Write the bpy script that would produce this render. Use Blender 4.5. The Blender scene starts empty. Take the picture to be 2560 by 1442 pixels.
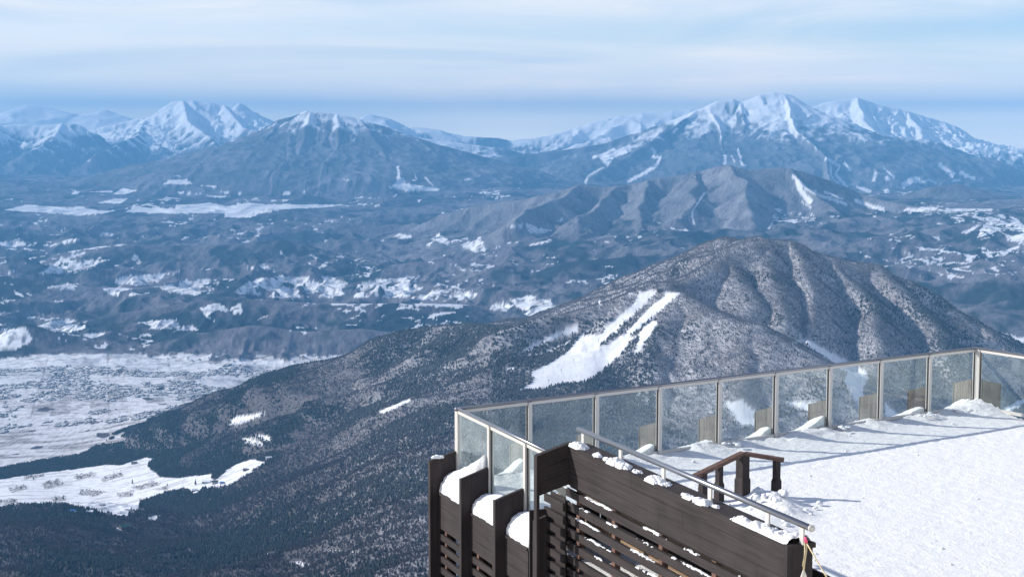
import bpy, bmesh, math, random
import numpy as np
from mathutils import Vector, Matrix

# ------------------------------------------------------------------ camera, sky, sun, exposure
C = bpy.context.scene
EYE = 5.55                      # eye height above the snowy deck (z = 0)
F = 4000.0                      # focal length in photo pixels (photo is 2560 wide)
ALPHA = math.atan(409.0 / F)    # camera tilts down
cam_d = bpy.data.cameras.new("camera")
cam = bpy.data.objects.new("camera", cam_d)
C.collection.objects.link(cam)
cam.location = (0, 0, EYE)
cam.rotation_euler = (math.pi / 2 - ALPHA, 0, 0)
cam_d.sensor_width = 36
cam_d.lens = 36 * F / 2560
cam_d.clip_start = 0.5
cam_d.clip_end = 250000
C.camera = cam

SUNV = Vector((-1.73, 0.31, 0.94)).normalized()
EL = math.asin(SUNV.z)
AZ = math.atan2(SUNV.x, SUNV.y)
sl = bpy.data.lights.new("sun", 'SUN')
sl.energy = 5.0
sl.angle = math.radians(0.53)
sl.color = (1.0, 0.95, 0.88)
sun = bpy.data.objects.new("sun", sl)
C.collection.objects.link(sun)
sun.rotation_euler = (-SUNV).to_track_quat('-Z', 'Y').to_euler()

W = bpy.data.worlds.new("World")
C.world = W
W.use_nodes = True
nt = W.node_tree
nt.nodes.clear()
N, Lk = nt.nodes, nt.links


def nd(tree, typ, **kw):
    n = tree.nodes.new(typ)
    for k, v in kw.items():
        setattr(n, k, v)
    return n


def mth(tree, op, a, b=None, clamp=False):
    n = tree.nodes.new('ShaderNodeMath')
    n.operation = op
    n.use_clamp = clamp
    for i, v in enumerate((a, b)):
        if v is None:
            continue
        if isinstance(v, (int, float)):
            n.inputs[i].default_value = v
        else:
            tree.links.new(v, n.inputs[i])
    return n.outputs[0]


def ramp(tree, fac, stops, interp='EASE'):
    n = tree.nodes.new('ShaderNodeValToRGB')
    n.color_ramp.interpolation = interp
    els = n.color_ramp.elements
    while len(els) < len(stops):
        els.new(0.5)
    for e, (p, c) in zip(els, stops):
        e.position = p
        e.color = (c, c, c, 1) if isinstance(c, (int, float)) else (*c, 1)
    tree.links.new(fac, n.inputs[0])
    return n.outputs[0]


sky = nd(nt, 'ShaderNodeTexSky', sky_type='NISHITA', sun_disc=False)
sky.sun_elevation = EL
sky.sun_rotation = AZ % (2 * math.pi)
sky.altitude = 1700
sky.air_density = 1.0
sky.dust_density = 0.6
sky.ozone_density = 1.5
tc = nd(nt, 'ShaderNodeTexCoord')
sep = nd(nt, 'ShaderNodeSeparateXYZ')
Lk.new(tc.outputs['Generated'], sep.inputs[0])
zz = sep.outputs['Z']
xx = sep.outputs['X']
# streaky high cloud: world directions, long in azimuth and thin in elevation
cmb = nd(nt, 'ShaderNodeCombineXYZ')
Lk.new(mth(nt, 'MULTIPLY', xx, 3.6), cmb.inputs[0])
Lk.new(mth(nt, 'MULTIPLY', mth(nt, 'ADD', zz, mth(nt, 'MULTIPLY', xx, 0.012)), 34.0), cmb.inputs[1])
Lk.new(sep.outputs['Y'], cmb.inputs[2])
n1 = nd(nt, 'ShaderNodeTexNoise')
n1.inputs['Scale'].default_value = 1.15
n1.inputs['Detail'].default_value = 8
n1.inputs['Roughness'].default_value = 0.56
n1.inputs['Distortion'].default_value = 1.1
Lk.new(cmb.outputs[0], n1.inputs['Vector'])
streak = n1.outputs['Fac']
# cloud cover by elevation: dense near the horizon, a clear gap near 3 degrees to the right, open blue overhead
elev = mth(nt, 'MULTIPLY', zz, 10.0)      # 0..1 over 0..5.7 degrees
cover_e = ramp(nt, elev, [(0.0, .35), (0.07, 0.55), (0.14, 0.97), (0.40, 0.88), (0.58, 0.50), (0.72, 0.75), (1.0, 0.85)])
gap = mth(nt, 'MULTIPLY', mth(nt, 'ADD', xx, 0.12), -1.0)   # less cloud to the right
gapm = mth(nt, 'MULTIPLY', gap, ramp(nt, elev, [(0.3, 0.0), (0.55, 1.0), (0.66, 1.0), (0.85, 0.0)]))
cv = mth(nt, 'ADD', cover_e, gapm)
cv = mth(nt, 'ADD', cv, mth(nt, 'MULTIPLY', mth(nt, 'SUBTRACT', streak, 0.5), 1.3), clamp=True)
high = ramp(nt, zz, [(0.10, 1.0), (0.45, 0.25), (1.0, 0.12)])
cv = mth(nt, 'MULTIPLY', cv, high)
# cloud colour: cream where thin and low, blue grey in thicker streaks
n2 = nd(nt, 'ShaderNodeTexNoise')
n2.inputs['Scale'].default_value = 0.8
n2.inputs['Detail'].default_value = 7
n2.inputs['Distortion'].default_value = 0.9
mp = nd(nt, 'ShaderNodeMapping')
mp.inputs['Location'].default_value = (7.3, 2.1, 0)
Lk.new(cmb.outputs[0], mp.inputs['Vector'])
Lk.new(mp.outputs[0], n2.inputs['Vector'])
cc = ramp(nt, n2.outputs['Fac'], [(0.32, (0.68, 0.76, 0.85)), (0.52, (0.90, 0.90, 0.90)), (0.72, (1.12, 1.02, 0.93))])
mixw = nd(nt, 'ShaderNodeMix', data_type='RGBA')
skc = nd(nt, 'ShaderNodeMix', data_type='RGBA', blend_type='MULTIPLY')
skc.inputs['Factor'].default_value = 1.0
Lk.new(sky.outputs[0], skc.inputs['A'])
skc.inputs['B'].default_value = (0.118, 0.122, 0.142, 1)
Lk.new(cv, mixw.inputs['Factor'])
Lk.new(skc.outputs['Result'], mixw.inputs['A'])
Lk.new(cc, mixw.inputs['B'])
# far blue air right at the horizon
band = nd(nt, 'ShaderNodeMix', data_type='RGBA')
baz = ramp(nt, mth(nt, 'ADD', xx, 0.5), [(0.20, 0.35), (0.40, 0.6), (0.50, 1.0), (0.60, .75), (0.80, 1.0)])
bn = mth(nt, 'ADD', zz, mth(nt, 'MULTIPLY', mth(nt, 'SUBTRACT', streak, 0.5), 0.006))
bandf = ramp(nt, mth(nt, 'ADD', mth(nt, 'MULTIPLY', bn, 10.0), 0.4), [(0.30, 1.0), (0.42, .75), (0.54, 0.0)])
Lk.new(mth(nt, 'MULTIPLY', bandf, baz), band.inputs['Factor'])
Lk.new(mixw.outputs['Result'], band.inputs['A'])
band.inputs['B'].default_value = (1.75, 1.6, 1.35, 1)
bg = nd(nt, 'ShaderNodeBackground')
bg.inputs['Strength'].default_value = 1.0
Lk.new(band.outputs['Result'], bg.inputs['Color'])
wo = nd(nt, 'ShaderNodeOutputWorld')
Lk.new(bg.outputs[0], wo.inputs['Surface'])
W.cycles.sampling_method = 'MANUAL'
W.cycles.sample_map_resolution = 512

vs = C.view_settings
vs.view_transform = 'Standard'
vs.look = 'None'
vs.exposure = 0.15
vs.gamma = 1.0
vs.use_curve_mapping = False
C.render.engine = 'CYCLES'
cy = C.cycles
cy.max_bounces = 8
cy.diffuse_bounces = 2
cy.glossy_bounces = 2
cy.transmission_bounces = 4
cy.volume_bounces = 0
cy.transparent_max_bounces = 12
cy.use_denoising = True
cy.denoiser = 'OPENIMAGEDENOISE'
cy.sample_clamp_indirect = 4
cy.caustics_reflective = False
cy.caustics_refractive = False

FAST = False
rng = np.random.default_rng(7)
random.seed(7)
SA, CA = math.sin(ALPHA), math.cos(ALPHA)


def ray(px, py):
    """photo pixel -> (X/Y, drop/Y) of the sight line"""
    a, b = (px - 1280) / F, (py - 721) / F
    dy = CA - b * SA
    return a / dy, (SA + b * CA) / dy


def at(px, py, D):
    u, t = ray(px, py)
    return Vector((u * D, D, EYE - t * D))


def onz(px, py, z):
    u, t = ray(px, py)
    D = (EYE - z) / t
    return Vector((u * D, D, z))


def tag(o, label=None, cat=None, group=None, kind=None):
    if label: o['label'] = label
    if cat: o['category'] = cat
    if group: o['group'] = group
    if kind: o['kind'] = kind
    return o


def np_mesh(name, V, Fq, mat, col=None, smooth=True, parent=None):
    """V (n,3) verts, Fq (m,3) or (m,4) faces, col (n,3) vertex colours"""
    me = bpy.data.meshes.new(name)
    n, m, k = len(V), len(Fq), Fq.shape[1]
    me.vertices.add(n)
    me.vertices.foreach_set('co', np.ascontiguousarray(V, dtype=np.float32).ravel())
    me.loops.add(m * k)
    me.loops.foreach_set('vertex_index', np.ascontiguousarray(Fq, dtype=np.int32).ravel())
    me.polygons.add(m)
    me.polygons.foreach_set('loop_start', np.arange(0, m * k, k, dtype=np.int32))
    if smooth:
        me.polygons.foreach_set('use_smooth', np.ones(m, dtype=bool))
    if col is not None:
        a = me.color_attributes.new('Col', 'FLOAT_COLOR', 'POINT')
        c4 = np.ones((n, 4), dtype=np.float32)
        c4[:, :3] = col
        a.data.foreach_set('color', c4.ravel())
    me.update()
    me.materials.append(mat)
    o = bpy.data.objects.new(name, me)
    C.collection.objects.link(o)
    if parent is not None:
        o.parent = parent
    return o


def col_mat(name, rough=0.9, spec=0.1, bump=None):
    m = bpy.data.materials.new(name)
    m.use_nodes = True
    t = m.node_tree
    b = t.nodes['Principled BSDF']
    b.inputs['Roughness'].default_value = rough
    b.inputs['Specular IOR Level'].default_value = spec
    a = nd(t, 'ShaderNodeVertexColor', layer_name='Col')
    t.links.new(a.outputs[0], b.inputs['Base Color'])
    return m


# ------------------------------------------------------------------ noise
_ga = np.random.default_rng(3).random(1024) * 2 * np.pi
GX, GY = np.cos(_ga).astype(np.float32), np.sin(_ga).astype(np.float32)


def _h(xi, yi, s):
    h = (xi.astype(np.uint32) * np.uint32(374761393) + yi.astype(np.uint32) * np.uint32(668265263) + np.uint32((s * 2654435761) & 0xffffffff))
    h = (h ^ (h >> np.uint32(13))) * np.uint32(1274126177)
    return ((h ^ (h >> np.uint32(16))) & np.uint32(1023)).astype(np.int32)


def gn(x, y, s=0):
    xf, yf = np.floor(x), np.floor(y)
    xi, yi = xf.astype(np.int64), yf.astype(np.int64)
    x = (x - xf).astype(np.float32); y = (y - yf).astype(np.float32)
    u = x * x * x * (x * (x * 6 - 15) + 10)
    v = y * y * y * (y * (y * 6 - 15) + 10)
    r = []
    for dx, dy in ((0, 0), (1, 0), (0, 1), (1, 1)):
        h = _h(xi + dx, yi + dy, s)
        r.append(GX[h] * (x - dx) + GY[h] * (y - dy))
    a = r[0] + u * (r[1] - r[0])
    b = r[2] + u * (r[3] - r[2])
    return (a + v * (b - a)) * 1.5


def fbm(x, y, oc=4, s=0, gain=0.5, lac=2.03):
    t, a, n = 0, 1.0, 0
    for i in range(oc):
        t = t + a * gn(x, y, s + i * 17)
        n += a
        a *= gain
        x = x * lac + 3.7; y = y * lac + 1.3
    return t / n


def ridged(x, y, oc=4, s=0, gain=0.5):
    t, a, n = 0, 1.0, 0
    w = 1.0
    for i in range(oc):
        v = 1 - np.abs(gn(x, y, s + i * 13)) * 2
        v = v * w if i else v
        w = np.clip(v, 0, 1)
        t = t + a * v
        n += a
        a *= gain
        x = x * 2.05 + 1.7; y = y * 2.05 + 5.1
    return t / n          # about 0..1


def sst(a, b, x):
    t = np.clip((x - a) / (b - a), 0, 1)
    return t * t * (3 - 2 * t)


def smax(a, b, k):
    h = np.clip(0.5 + 0.5 * (a - b) / k, 0, 1)
    return b + (a - b) * h + k * h * (1 - h)

# ------------------------------------------------------------------ terrain
# control points of the low ground: photo pixel + distance (km), hill amplitude (m); z instead of a row for ground the photo hides
P = []


def cp(px, py, D, amp=0.0, z=None):
    if z is None:
        u, t = ray(px, py)
    else:
        u, t = ray(px, 700)[0], (EYE - z) / (D * 1000)
    P.append((u, math.log(D), t, amp))


for px in (-400, 300, 1000, 1700, 2400, 3000):
    cp(px, 0, 0.25, 0, -110)
    cp(px, 0, 0.6, 0, -300)
    cp(px, 0, 1.2, 5, -470 if px < 1500 else -560)
    cp(px, 0, 50, 40, -1600)
    cp(px, 0, 40, 60, -1200)
for px in (-300, 100, 500):
    cp(px, 1440, 3.0, 30)
    cp(px, 0, 2.2, 30, -760)
cp(1000, 1440, 2.4, 14); cp(1400, 1440, 2.3, 14); cp(1000, 1250, 3.2, 12); cp(780, 1330, 3.4, 20); cp(560, 1360, 3.7, 20)
cp(700, 1230, 4.05, 12); cp(1050, 1060, 4.2, 14); cp(860, 1120, 4.6, 14); cp(1250, 1100, 3.9, 12); cp(1500, 1080, 4.4, 12)
cp(600, 1300, 4.1, 12); cp(420, 1330, 4.1, 12); cp(350, 1400, 3.5, 20); cp(200, 1340, 3.6, 14)
cp(100, 1268, 4.05, 6); cp(230, 1285, 4.0, 6); cp(0, 1285, 4.1, 6); cp(-150, 1270, 4.1, 6)
cp(100, 0, 4.6, 0, -1160); cp(-200, 0, 4.6, 0, -1180); cp(310, 1330, 4.5, 2)
cp(280, 1270, 5.0, 0); cp(450, 1240, 4.9, 0); cp(560, 1200, 5.05, 1); cp(670, 1150, 5.1, 2); cp(60, 1230, 5.3, 0); cp(-250, 1230, 5.3, 0)
cp(100, 1200, 5.7, 0); cp(330, 1160, 5.8, 0); cp(450, 1130, 5.9, 2); cp(0, 1175, 6.0, 0); cp(-300, 1175, 6.0, 0)
cp(0, 1130, 6.5, 0); cp(200, 1110, 6.7, 0); cp(390, 1080, 6.7, 0); cp(390, 1045, 7.0, 0); cp(-300, 1120, 6.6, 0)
cp(0, 1050, 7.4, 0); cp(200, 1040, 7.4, 0); cp(0, 960, 8.6, 0); cp(350, 960, 8.6, 0); cp(-300, 980, 8.3, 0)
cp(0, 893, 10.0, 0); cp(400, 890, 10.1, 0); cp(800, 885, 10.1, 0); cp(-300, 893, 10.0, 0)
# long shoulder running left from the ski hill
cp(560, 1060, 6.0, 8); cp(650, 1020, 6.1, 12); cp(900, 980, 5.6, 14); cp(1100, 960, 5.1, 14); cp(1300, 960, 4.85, 10)
cp(1450, 950, 4.9, 5); cp(1650, 980, 4.9, 10); cp(1480, 860, 5.1, 5); cp(1250, 860, 5.25, 12); cp(1050, 880, 5.7, 14)
cp(1800, 1080, 4.7, 12); cp(2100, 1100, 4.5, 12); cp(2500, 1060, 4.6, 12); cp(1950, 950, 5.0, 8); cp(2800, 1060, 4.8, 12)
cp(1800, 0, 3.5, 10, -1010); cp(2500, 0, 3.4, 10, -1000); cp(1500, 0, 3.2, 10, -820)
for px, D, z in ((500, 7.4, -1320), (800, 7.2, -1330), (1100, 7.2, -1330), (1500, 7.2, -1300), (1900, 7.6, -1260), (2300, 7.4, -1230), (2800, 7.2, -1200),
                 (1500, 8.8, -1340), (1900, 9.0, -1200), (2300, 8.8, -1160)):
    cp(px, 0, D, 10, z)
# rolling country beyond the plain
for px in (-350, 0, 350, 700, 1050):
    cp(px, 845, 10.8, 55); cp(px, 790, 11.7, 60)
    cp(px, 735, 12.8, 60); cp(px, 690, 13.8, 70); cp(px, 640, 15.6, 70); cp(px, 590, 17.5, 55); cp(px, 545, 20.0, 35)
    cp(px, 518, 21.4, 8); cp(px, 490, 23.5, 15); cp(px, 460, 25.5, 30)
cp(1400, 768, 11.2, 20); cp(1350, 700, 12.3, 60); cp(1500, 640, 13.2, 50); cp(1300, 590, 15.0, 30); cp(1650, 590, 13.9, 40)
cp(1000, 440, 27, 20); cp(1380, 465, 25, 20); cp(1250, 500, 21.5, 20); cp(1900, 600, 12.6, 55); cp(2200, 620, 12.2, 60)
cp(2450, 600, 12.0, 40); cp(2700, 600, 12.0, 40); cp(2300, 700, 10.4, 60); cp(2540, 740, 9.4, 55); cp(2560, 842, 8.5, 2); cp(2800, 842, 8.5, 2)
cp(2350, 550, 14.0, 40); cp(2480, 520, 15.2, 15); cp(2700, 520, 15.2, 15); cp(2100, 560, 14.0, 40); cp(2400, 500, 18.0, 15)
cp(2300, 478, 24.0, 20); cp(2550, 490, 22.0, 20); cp(1900, 470, 25, 10); cp(2800, 490, 22, 20)
P = np.array(P)


def tps_fit(pts, val, lam=1e-3):
    d = np.linalg.norm(pts[:, None] - pts[None], axis=2)
    K = d.copy()
    n = len(pts)
    A = np.zeros((n + 3, n + 3))
    A[:n, :n] = K - lam * np.eye(n)
    A[:n, n] = 1; A[:n, n + 1:] = pts
    A[n:, :n] = A[:n, n:].T
    return np.linalg.solve(A, np.concatenate([val, np.zeros(3)]))


def tps_eval(q, pts, w):
    d = np.sqrt(((q[:, None, :] - pts[None]) ** 2).sum(2))
    K = d
    return K @ w[:-3] + w[-3] + q @ w[-2:]


US = 3.0
pts = np.stack([P[:, 0] * US, P[:, 1]], 1)
w_t = tps_fit(pts, P[:, 2], 2e-4)
U0, U1, NU = -0.43, 0.43, 1480
if FAST: NU = 700
us = np.linspace(U0, U1, NU)
rows = [8.0]
while rows[-1] < 48000:
    y = rows[-1]
    if y < 1500: st = 0.03
    elif y < 3300: st = 0.0035
    elif y < 7300: st = 0.0021
    elif y < 10500: st = 0.0035
    elif y < 18000: st = 0.0022
    elif y < 24000: st = 0.003
    else: st = 0.0016
    if FAST: st *= 2
    rows.append(y * (1 + st))
ys = np.array(rows)
NR = len(ys)
cu = np.linspace(U0 - .01, U1 + .01, 170)
cl = np.linspace(math.log(0.0075), math.log(62), 380)
q = np.stack(np.meshgrid(cu * US, cl), -1).reshape(-1, 2)
ct = np.concatenate([tps_eval(qq, pts, w_t) for qq in np.array_split(q, 8)])
g_ = ct.reshape(len(cl), len(cu))
for _ in range(5):
    p_ = np.pad(g_, 1, mode='edge')
    g_ = (p_[:-2, 1:-1] + p_[2:, 1:-1] + p_[1:-1, :-2] + p_[1:-1, 2:] + 2 * g_) / 6
ct = g_.ravel()
d2 = ((q[:, None, :] - pts[None]) ** 2).sum(2)
wi = 1 / (d2 + 0.004) ** 1.5
camp = (wi @ P[:, 3]) / wi.sum(1)


def up(g):
    g = g.reshape(len(cl), len(cu))

    def wts(f, n):
        i = np.clip(np.floor(f).astype(int), 1, n - 3); t = np.clip(f - i, 0, 1)
        w = [(1 - t) ** 3 / 6, (3 * t ** 3 - 6 * t ** 2 + 4) / 6, (-3 * t ** 3 + 3 * t ** 2 + 3 * t + 1) / 6, t ** 3 / 6]
        return i, w
    iu, wu = wts((us - cu[0]) / (cu[1] - cu[0]), len(cu))
    a = sum(g[:, iu + k - 1] * wu[k][None] for k in range(4))
    il, wl_ = wts((np.log(ys / 1000) - cl[0]) / (cl[1] - cl[0]), len(cl))
    return sum(a[il + k - 1] * wl_[k][:, None] for k in range(4))


Ug, Yg = np.meshgrid(us, ys)
Xg = (Ug * Yg)
T = up(ct)
T = np.where(Yg < 900, np.maximum(T, 0.40), T)
near = sst(250, 60, Yg)
Zg = EYE - Yg * T
Zg = Zg * (1 - near) + (-4.6 - 0.5 * np.maximum(0, Yg - 33)) * near
amp = up(camp)
# rolling relief
hn = fbm(Xg / 1700, Yg / 2300, 5, 5, 0.5)
hr = ridged(Xg / 1500 + 9, Yg / 2100, 4, 31, 0.5)
hr2 = ridged(Xg / 620 + 4, Yg / 900, 3, 37, 0.5)
lowhill = (hn * 0.9 + (hr - 0.55) * 1.5) + (hr2 - 0.55) * 1.1 + (ridged(Xg / 300 + 14, Yg / 420, 3, 39, 0.5) - 0.6) * 0.75
m0 = sst(10150, 10700, Yg)
kk = m0 * 1.0 + (1 - m0) * 0.0
Zg = Zg + amp * (lowhill * kk * 1.35)
nearn = fbm(Xg / 420, Yg / 420, 4, 77)
Zg = Zg + amp * nearn * (1 - kk) * 2.2 * sst(600, 2200, Yg)
del hn, hr

# mountains: ridge lines (photo pixel, photo pixel, km) with a falling profile and gullies across it
own = np.zeros(Zg.shape, np.int8)
gul = np.zeros(Zg.shape, np.float32)       # gully (low) to rib (high) across each mountain face


def mountain(idn, lines, A, L, s1=0.0, gA=40, gW=500, R=3.0, k=60, seed=1, rough=0.3, warp=0.25, iso=0.0, isoW=1500, rnd=90.0, swa=0.3):
    global Zg
    segs = []
    for ln in lines:
        pr = None
        D = None
        acc = 0
        prev = None
        for p in ln:
            if len(p) == 3: D = p[2]
            u, t = ray(p[0], p[1])
            cur = (u * D * 1000, D * 1000, EYE - t * D * 1000)
            if prev is not None:
                l = math.hypot(cur[0] - prev[0], cur[1] - prev[1])
                segs.append((prev, cur, acc, l))
                acc += l
            prev = cur
        seed += 1
    R = R * 1000
    x0 = min(min(s[0][0], s[1][0]) for s in segs) - R; x1 = max(max(s[0][0], s[1][0]) for s in segs) + R
    y0 = min(min(s[0][1], s[1][1]) for s in segs) - R; y1 = max(max(s[0][1], s[1][1]) for s in segs) + R
    r0, r1 = np.searchsorted(ys, [y0, y1])
    sub = (slice(r0, r1), slice(None))
    Xs, Ys, Zs = Xg[sub], Yg[sub], Zg[sub]
    msk = (Xs > x0) & (Xs < x1)
    x, y, z = Xs[msk].astype(np.float32), Ys[msk].astype(np.float32), Zs[msk].astype(np.float32)
    # warp the plan so ridges wander
    wx = x + warp * gW * 1.3 * fbm(x / (gW * 2.2), y / (gW * 2.2), 3, seed + 50)
    wy = y + warp * gW * 1.3 * fbm(x / (gW * 2.2) + 40, y / (gW * 2.2), 3, seed + 60)
    best = np.full(x.shape, -1e9, np.float32); bd = np.zeros_like(best); bgl = np.zeros_like(best)
    ts = np.arange(0, 90000, gW / 8.0)
    tab = ridged(ts / gW, ts * 0 + seed * 0.37, 4, seed + 9, 0.6) - 0.7
    sw = gW * swa * gn(wx / (gW * 2.2), wy / (gW * 2.2), seed + 5)
    for i, (a, b, acc, l) in enumerate(segs):
        dx, dy = b[0] - a[0], b[1] - a[1]
        tt = np.clip(((wx - a[0]) * dx + (wy - a[1]) * dy) / (l * l), 0, 1)
        d = np.hypot(wx - a[0] - tt * dx, wy - a[1] - tt * dy)
        d = np.sqrt(d * d + rnd * rnd) - rnd
        zr = a[2] + tt * (b[2] - a[2])
        v = zr - (A * (1 - np.exp(-d / L)) + s1 * d) - 900 * sst(0.5 * R, 0.98 * R, d)
        tv = np.interp(acc + tt * l + sw, ts, tab)
        v = v + gA * 1.5 * (1 - np.exp(-d / (gW * 0.8))) * tv
        g = v > best
        best = np.where(g, v, best); bd = np.where(g, d, bd); bgl = np.where(g, tv, bgl)
    g2 = ridged(x / (gW * 0.55), y / (gW * 0.55), 4, seed + 21, 0.55)
    ga = gA * (1 - np.exp(-bd / (gW * 0.45)))
    h = best + ga * (rough * 2.0 * (g2 - 0.6)) + rough * gA * 0.25 * fbm(x / (gW * .3), y / (gW * .3), 3, seed + 3)
    if iso:
        h = h + iso * (ridged(x / isoW, y / isoW, 4, seed + 77) - 0.6) * (1 - np.exp(-bd / (gW * 0.5)))
    nz = smax(h, z, k)
    up_ = nz - z
    Zs[msk] = nz
    o = own[sub][msk]
    o = np.where(up_ > max(k * 0.6, 30 if idn == 1 else 0), idn, o)
    t_ = own[sub]; t_[msk] = o
    rr = gul[sub]; rr[msk] = np.where(up_ > k * 0.3, bgl, rr[msk])


# far snowy ranges
mountain(9, [[(-500, 300, 45), (-100, 300), (0, 288), (60, 264), (100, 268), (150, 288), (200, 283), (240, 275), (300, 292), (400, 310)]], 900, 4000, 0.05, 160, 2500, 9, 80, 100, 0.5)
mountain(9, [[(860, 305, 39.5), (900, 298), (930, 286), (960, 294), (1000, 315), (1080, 325), (1140, 341), (1250, 345), (1290, 352), (1340, 346), (1400, 333), (1450, 322), (1490, 306), (1530, 298), (1560, 289),
                 (1600, 283), (1640, 282), (1680, 278), (1720, 272), (1800, 280), (1900, 290)]], 1100, 3300, 0.06, 150, 1400, 8, 80, 110, 0.7, iso=120)
mountain(9, [[(940, 320, 35), (1050, 345), (1150, 358), (1250, 372), (1300, 385), (1360, 378), (1450, 360), (1560, 350)]], 600, 2500, 0.05, 120, 1200, 6, 60, 120, 0.6)
mountain(8, [[(-600, 320, 36), (-150, 320), (-60, 306), (0, 312), (60, 311), (100, 316), (150, 307), (190, 312), (215, 332)],
             [(0, 312, 36), (-30, 350, 34), (-60, 390, 32.5)], [(150, 307, 36), (130, 350, 34.5), (60, 385, 33)]], 700, 1900, 0.08, 200, 800, 6, 50, 130, 0.45, iso=110, isoW=1100, rnd=20, warp=.15)
mountain(8, [[(190, 345, 38), (230, 325), (290, 312), (350, 296), (385, 291), (405, 270), (430, 255), (455, 250), (480, 251), (520, 256), (560, 262), (582, 272), (600, 257), (615, 265), (640, 285), (680, 302), (760, 330)],
             [(360, 297, 38), (340, 340, 35.5), (240, 385, 33)], [(455, 250, 38), (470, 300, 36.5), (520, 345, 35), (560, 380, 33)],
             [(560, 262, 38), (610, 320, 36.5), (650, 330, 36)]], 1100, 2300, 0.10, 220, 650, 7, 50, 140, 0.28, iso=50, isoW=1400, rnd=20, warp=0.15, swa=.25)
mountain(7, [[(2010, 275, 36), (2060, 258), (2100, 251), (2140, 243), (2180, 258), (2230, 269), (2270, 277), (2340, 299), (2400, 318), (2440, 343), (2500, 363), (2560, 378), (2700, 395), (3000, 420)],
             [(2140, 243, 36), (2160, 300, 34.5), (2210, 350, 33)], [(2270, 278, 36), (2310, 340, 34), (2270, 400, 32), (2240, 440, 31)],
             [(2390, 318, 36), (2420, 370, 34), (2480, 410, 32.5), (2560, 450, 30.5)]], 1200, 3000, 0.07, 240, 650, 7, 60, 150, 0.32, iso=80, isoW=1400, rnd=20, warp=0.15, swa=.25)
# volcanoes
mountain(6, [[(1230, 395, 31), (1320, 385), (1400, 377), (1500, 360), (1590, 333), (1680, 300), (1740, 274), (1790, 252), (1830, 247), (1852, 256), (1885, 246), (1905, 236), (1940, 231), (1975, 236), (2000, 254),
              (2040, 281), (2100, 310), (2160, 344), (2230, 388), (2300, 425, 29.5), (2400, 460, 28)],
             [(1850, 256, 31), (1862, 310, 29.9), (1850, 380, 28.6), (1840, 430, 27.6)], [(1950, 232, 31), (1995, 320, 29.7), (2050, 400, 28.3), (2100, 450, 27.3)],
             [(1740, 275, 31), (1650, 340, 29.6), (1560, 400, 28.3), (1480, 440, 27.2)], [(2040, 281, 31), (2130, 370, 29.6), (2190, 440, 28.2)],
             [(1905, 236, 31), (1930, 300, 30.2), (1940, 370, 29), (1960, 440, 27.6)]], 1250, 3000, 0.06, 250, 640, 7, 60, 160, 0.14, iso=35, isoW=1600, rnd=20, warp=0.12, swa=.22)
mountain(5, [[(430, 430, 27.5), (520, 392, 27.5), (620, 341), (690, 300), (730, 290), (770, 277), (820, 282), (870, 289), (940, 309), (1000, 330), (1080, 356), (1200, 388), (1300, 418), (1380, 452)],
             [(690, 300, 27.5), (660, 360, 26.4), (600, 430, 25)], [(780, 278, 27.5), (760, 350, 26.3), (720, 430, 24.9)],
             [(850, 285, 27.5), (850, 350, 26.4), (830, 430, 24.9)], [(900, 297, 27.5), (950, 370, 26.2), (990, 440, 25)],
             [(1040, 345, 27.5), (1100, 395, 26.6), (1180, 440, 25.6)]], 1050, 2800, 0.05, 200, 560, 6, 60, 170, 0.12, rnd=10, warp=0.12, swa=.25)
# middle range
mountain(4, [[(1100, 535, 18), (1180, 518, 17.8), (1290, 500, 17.3), (1380, 480, 17), (1430, 462), (1500, 467), (1570, 461), (1610, 448), (1690, 440), (1750, 429), (1830, 412, 16.6), (1880, 425), (1950, 418), (2000, 430),
              (2080, 455), (2160, 483), (2260, 512, 16), (2340, 530, 15.4)],
             [(1430, 462, 17), (1380, 500, 16.2), (1290, 548, 15.2)], [(1610, 450, 16.9), (1622, 500, 16.1), (1615, 545, 15.4), (1600, 570, 14.9)],
             [(1750, 430, 16.8), (1730, 490, 15.9), (1700, 550, 15.0)], [(1830, 413, 16.6), (1850, 470, 15.8), (1880, 530, 15.0), (1900, 560, 14.6)],
             [(1960, 420, 16.6), (2020, 480, 15.9), (2110, 540, 15)], [(1530, 465, 17), (1500, 510, 16.2), (1440, 555, 15.2)]], 520, 900, 0.06, 85, 460, 3, 35, 180, 0.2, rnd=15, warp=.3)
mountain(4, [[(2240, 505, 19), (2290, 482), (2340, 466), (2390, 459), (2440, 472), (2480, 492), (2540, 505)]], 260, 700, 0.04, 30, 400, 2, 30, 190, 0.3)
mountain(4, [[(2440, 520, 17), (2500, 500), (2560, 497), (2640, 505)]], 200, 700, 0.04, 30, 400, 2, 30, 195, 0.3)
mountain(3, [[(600, 545, 20), (650, 528), (690, 519), (720, 523), (760, 545)]], 180, 500, 0.03, 15, 300, 2, 20, 200, 0.3)
mountain(3, [[(20, 858, 10.4), (40, 822), (75, 808), (130, 835), (200, 868)]], 170, 350, 0.03, 20, 200, 1.5, 15, 210, 0.3)
mountain(3, [[(-200, 700, 13), (0, 690), (150, 712), (300, 720), (420, 715), (560, 740, 12.4)]], 150, 500, 0.02, 40, 300, 1.5, 15, 215, 0.3)
mountain(3, [[(330, 872, 10.4), (480, 835), (640, 815), (760, 830), (900, 822), (1100, 845)]], 140, 400, 0.03, 45, 260, 1.5, 15, 220, 0.35)
mountain(3, [[(300, 780, 11.6), (500, 752), (640, 748), (800, 758), (1000, 757), (1150, 762), (1250, 790)]], 150, 500, 0.02, 50, 300, 1.5, 15, 225, 0.35)
mountain(3, [[(1230, 740, 12.6), (1330, 690), (1420, 655), (1560, 640), (1700, 640)]], 230, 700, 0.02, 60, 330, 2, 20, 230, 0.35)
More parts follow.
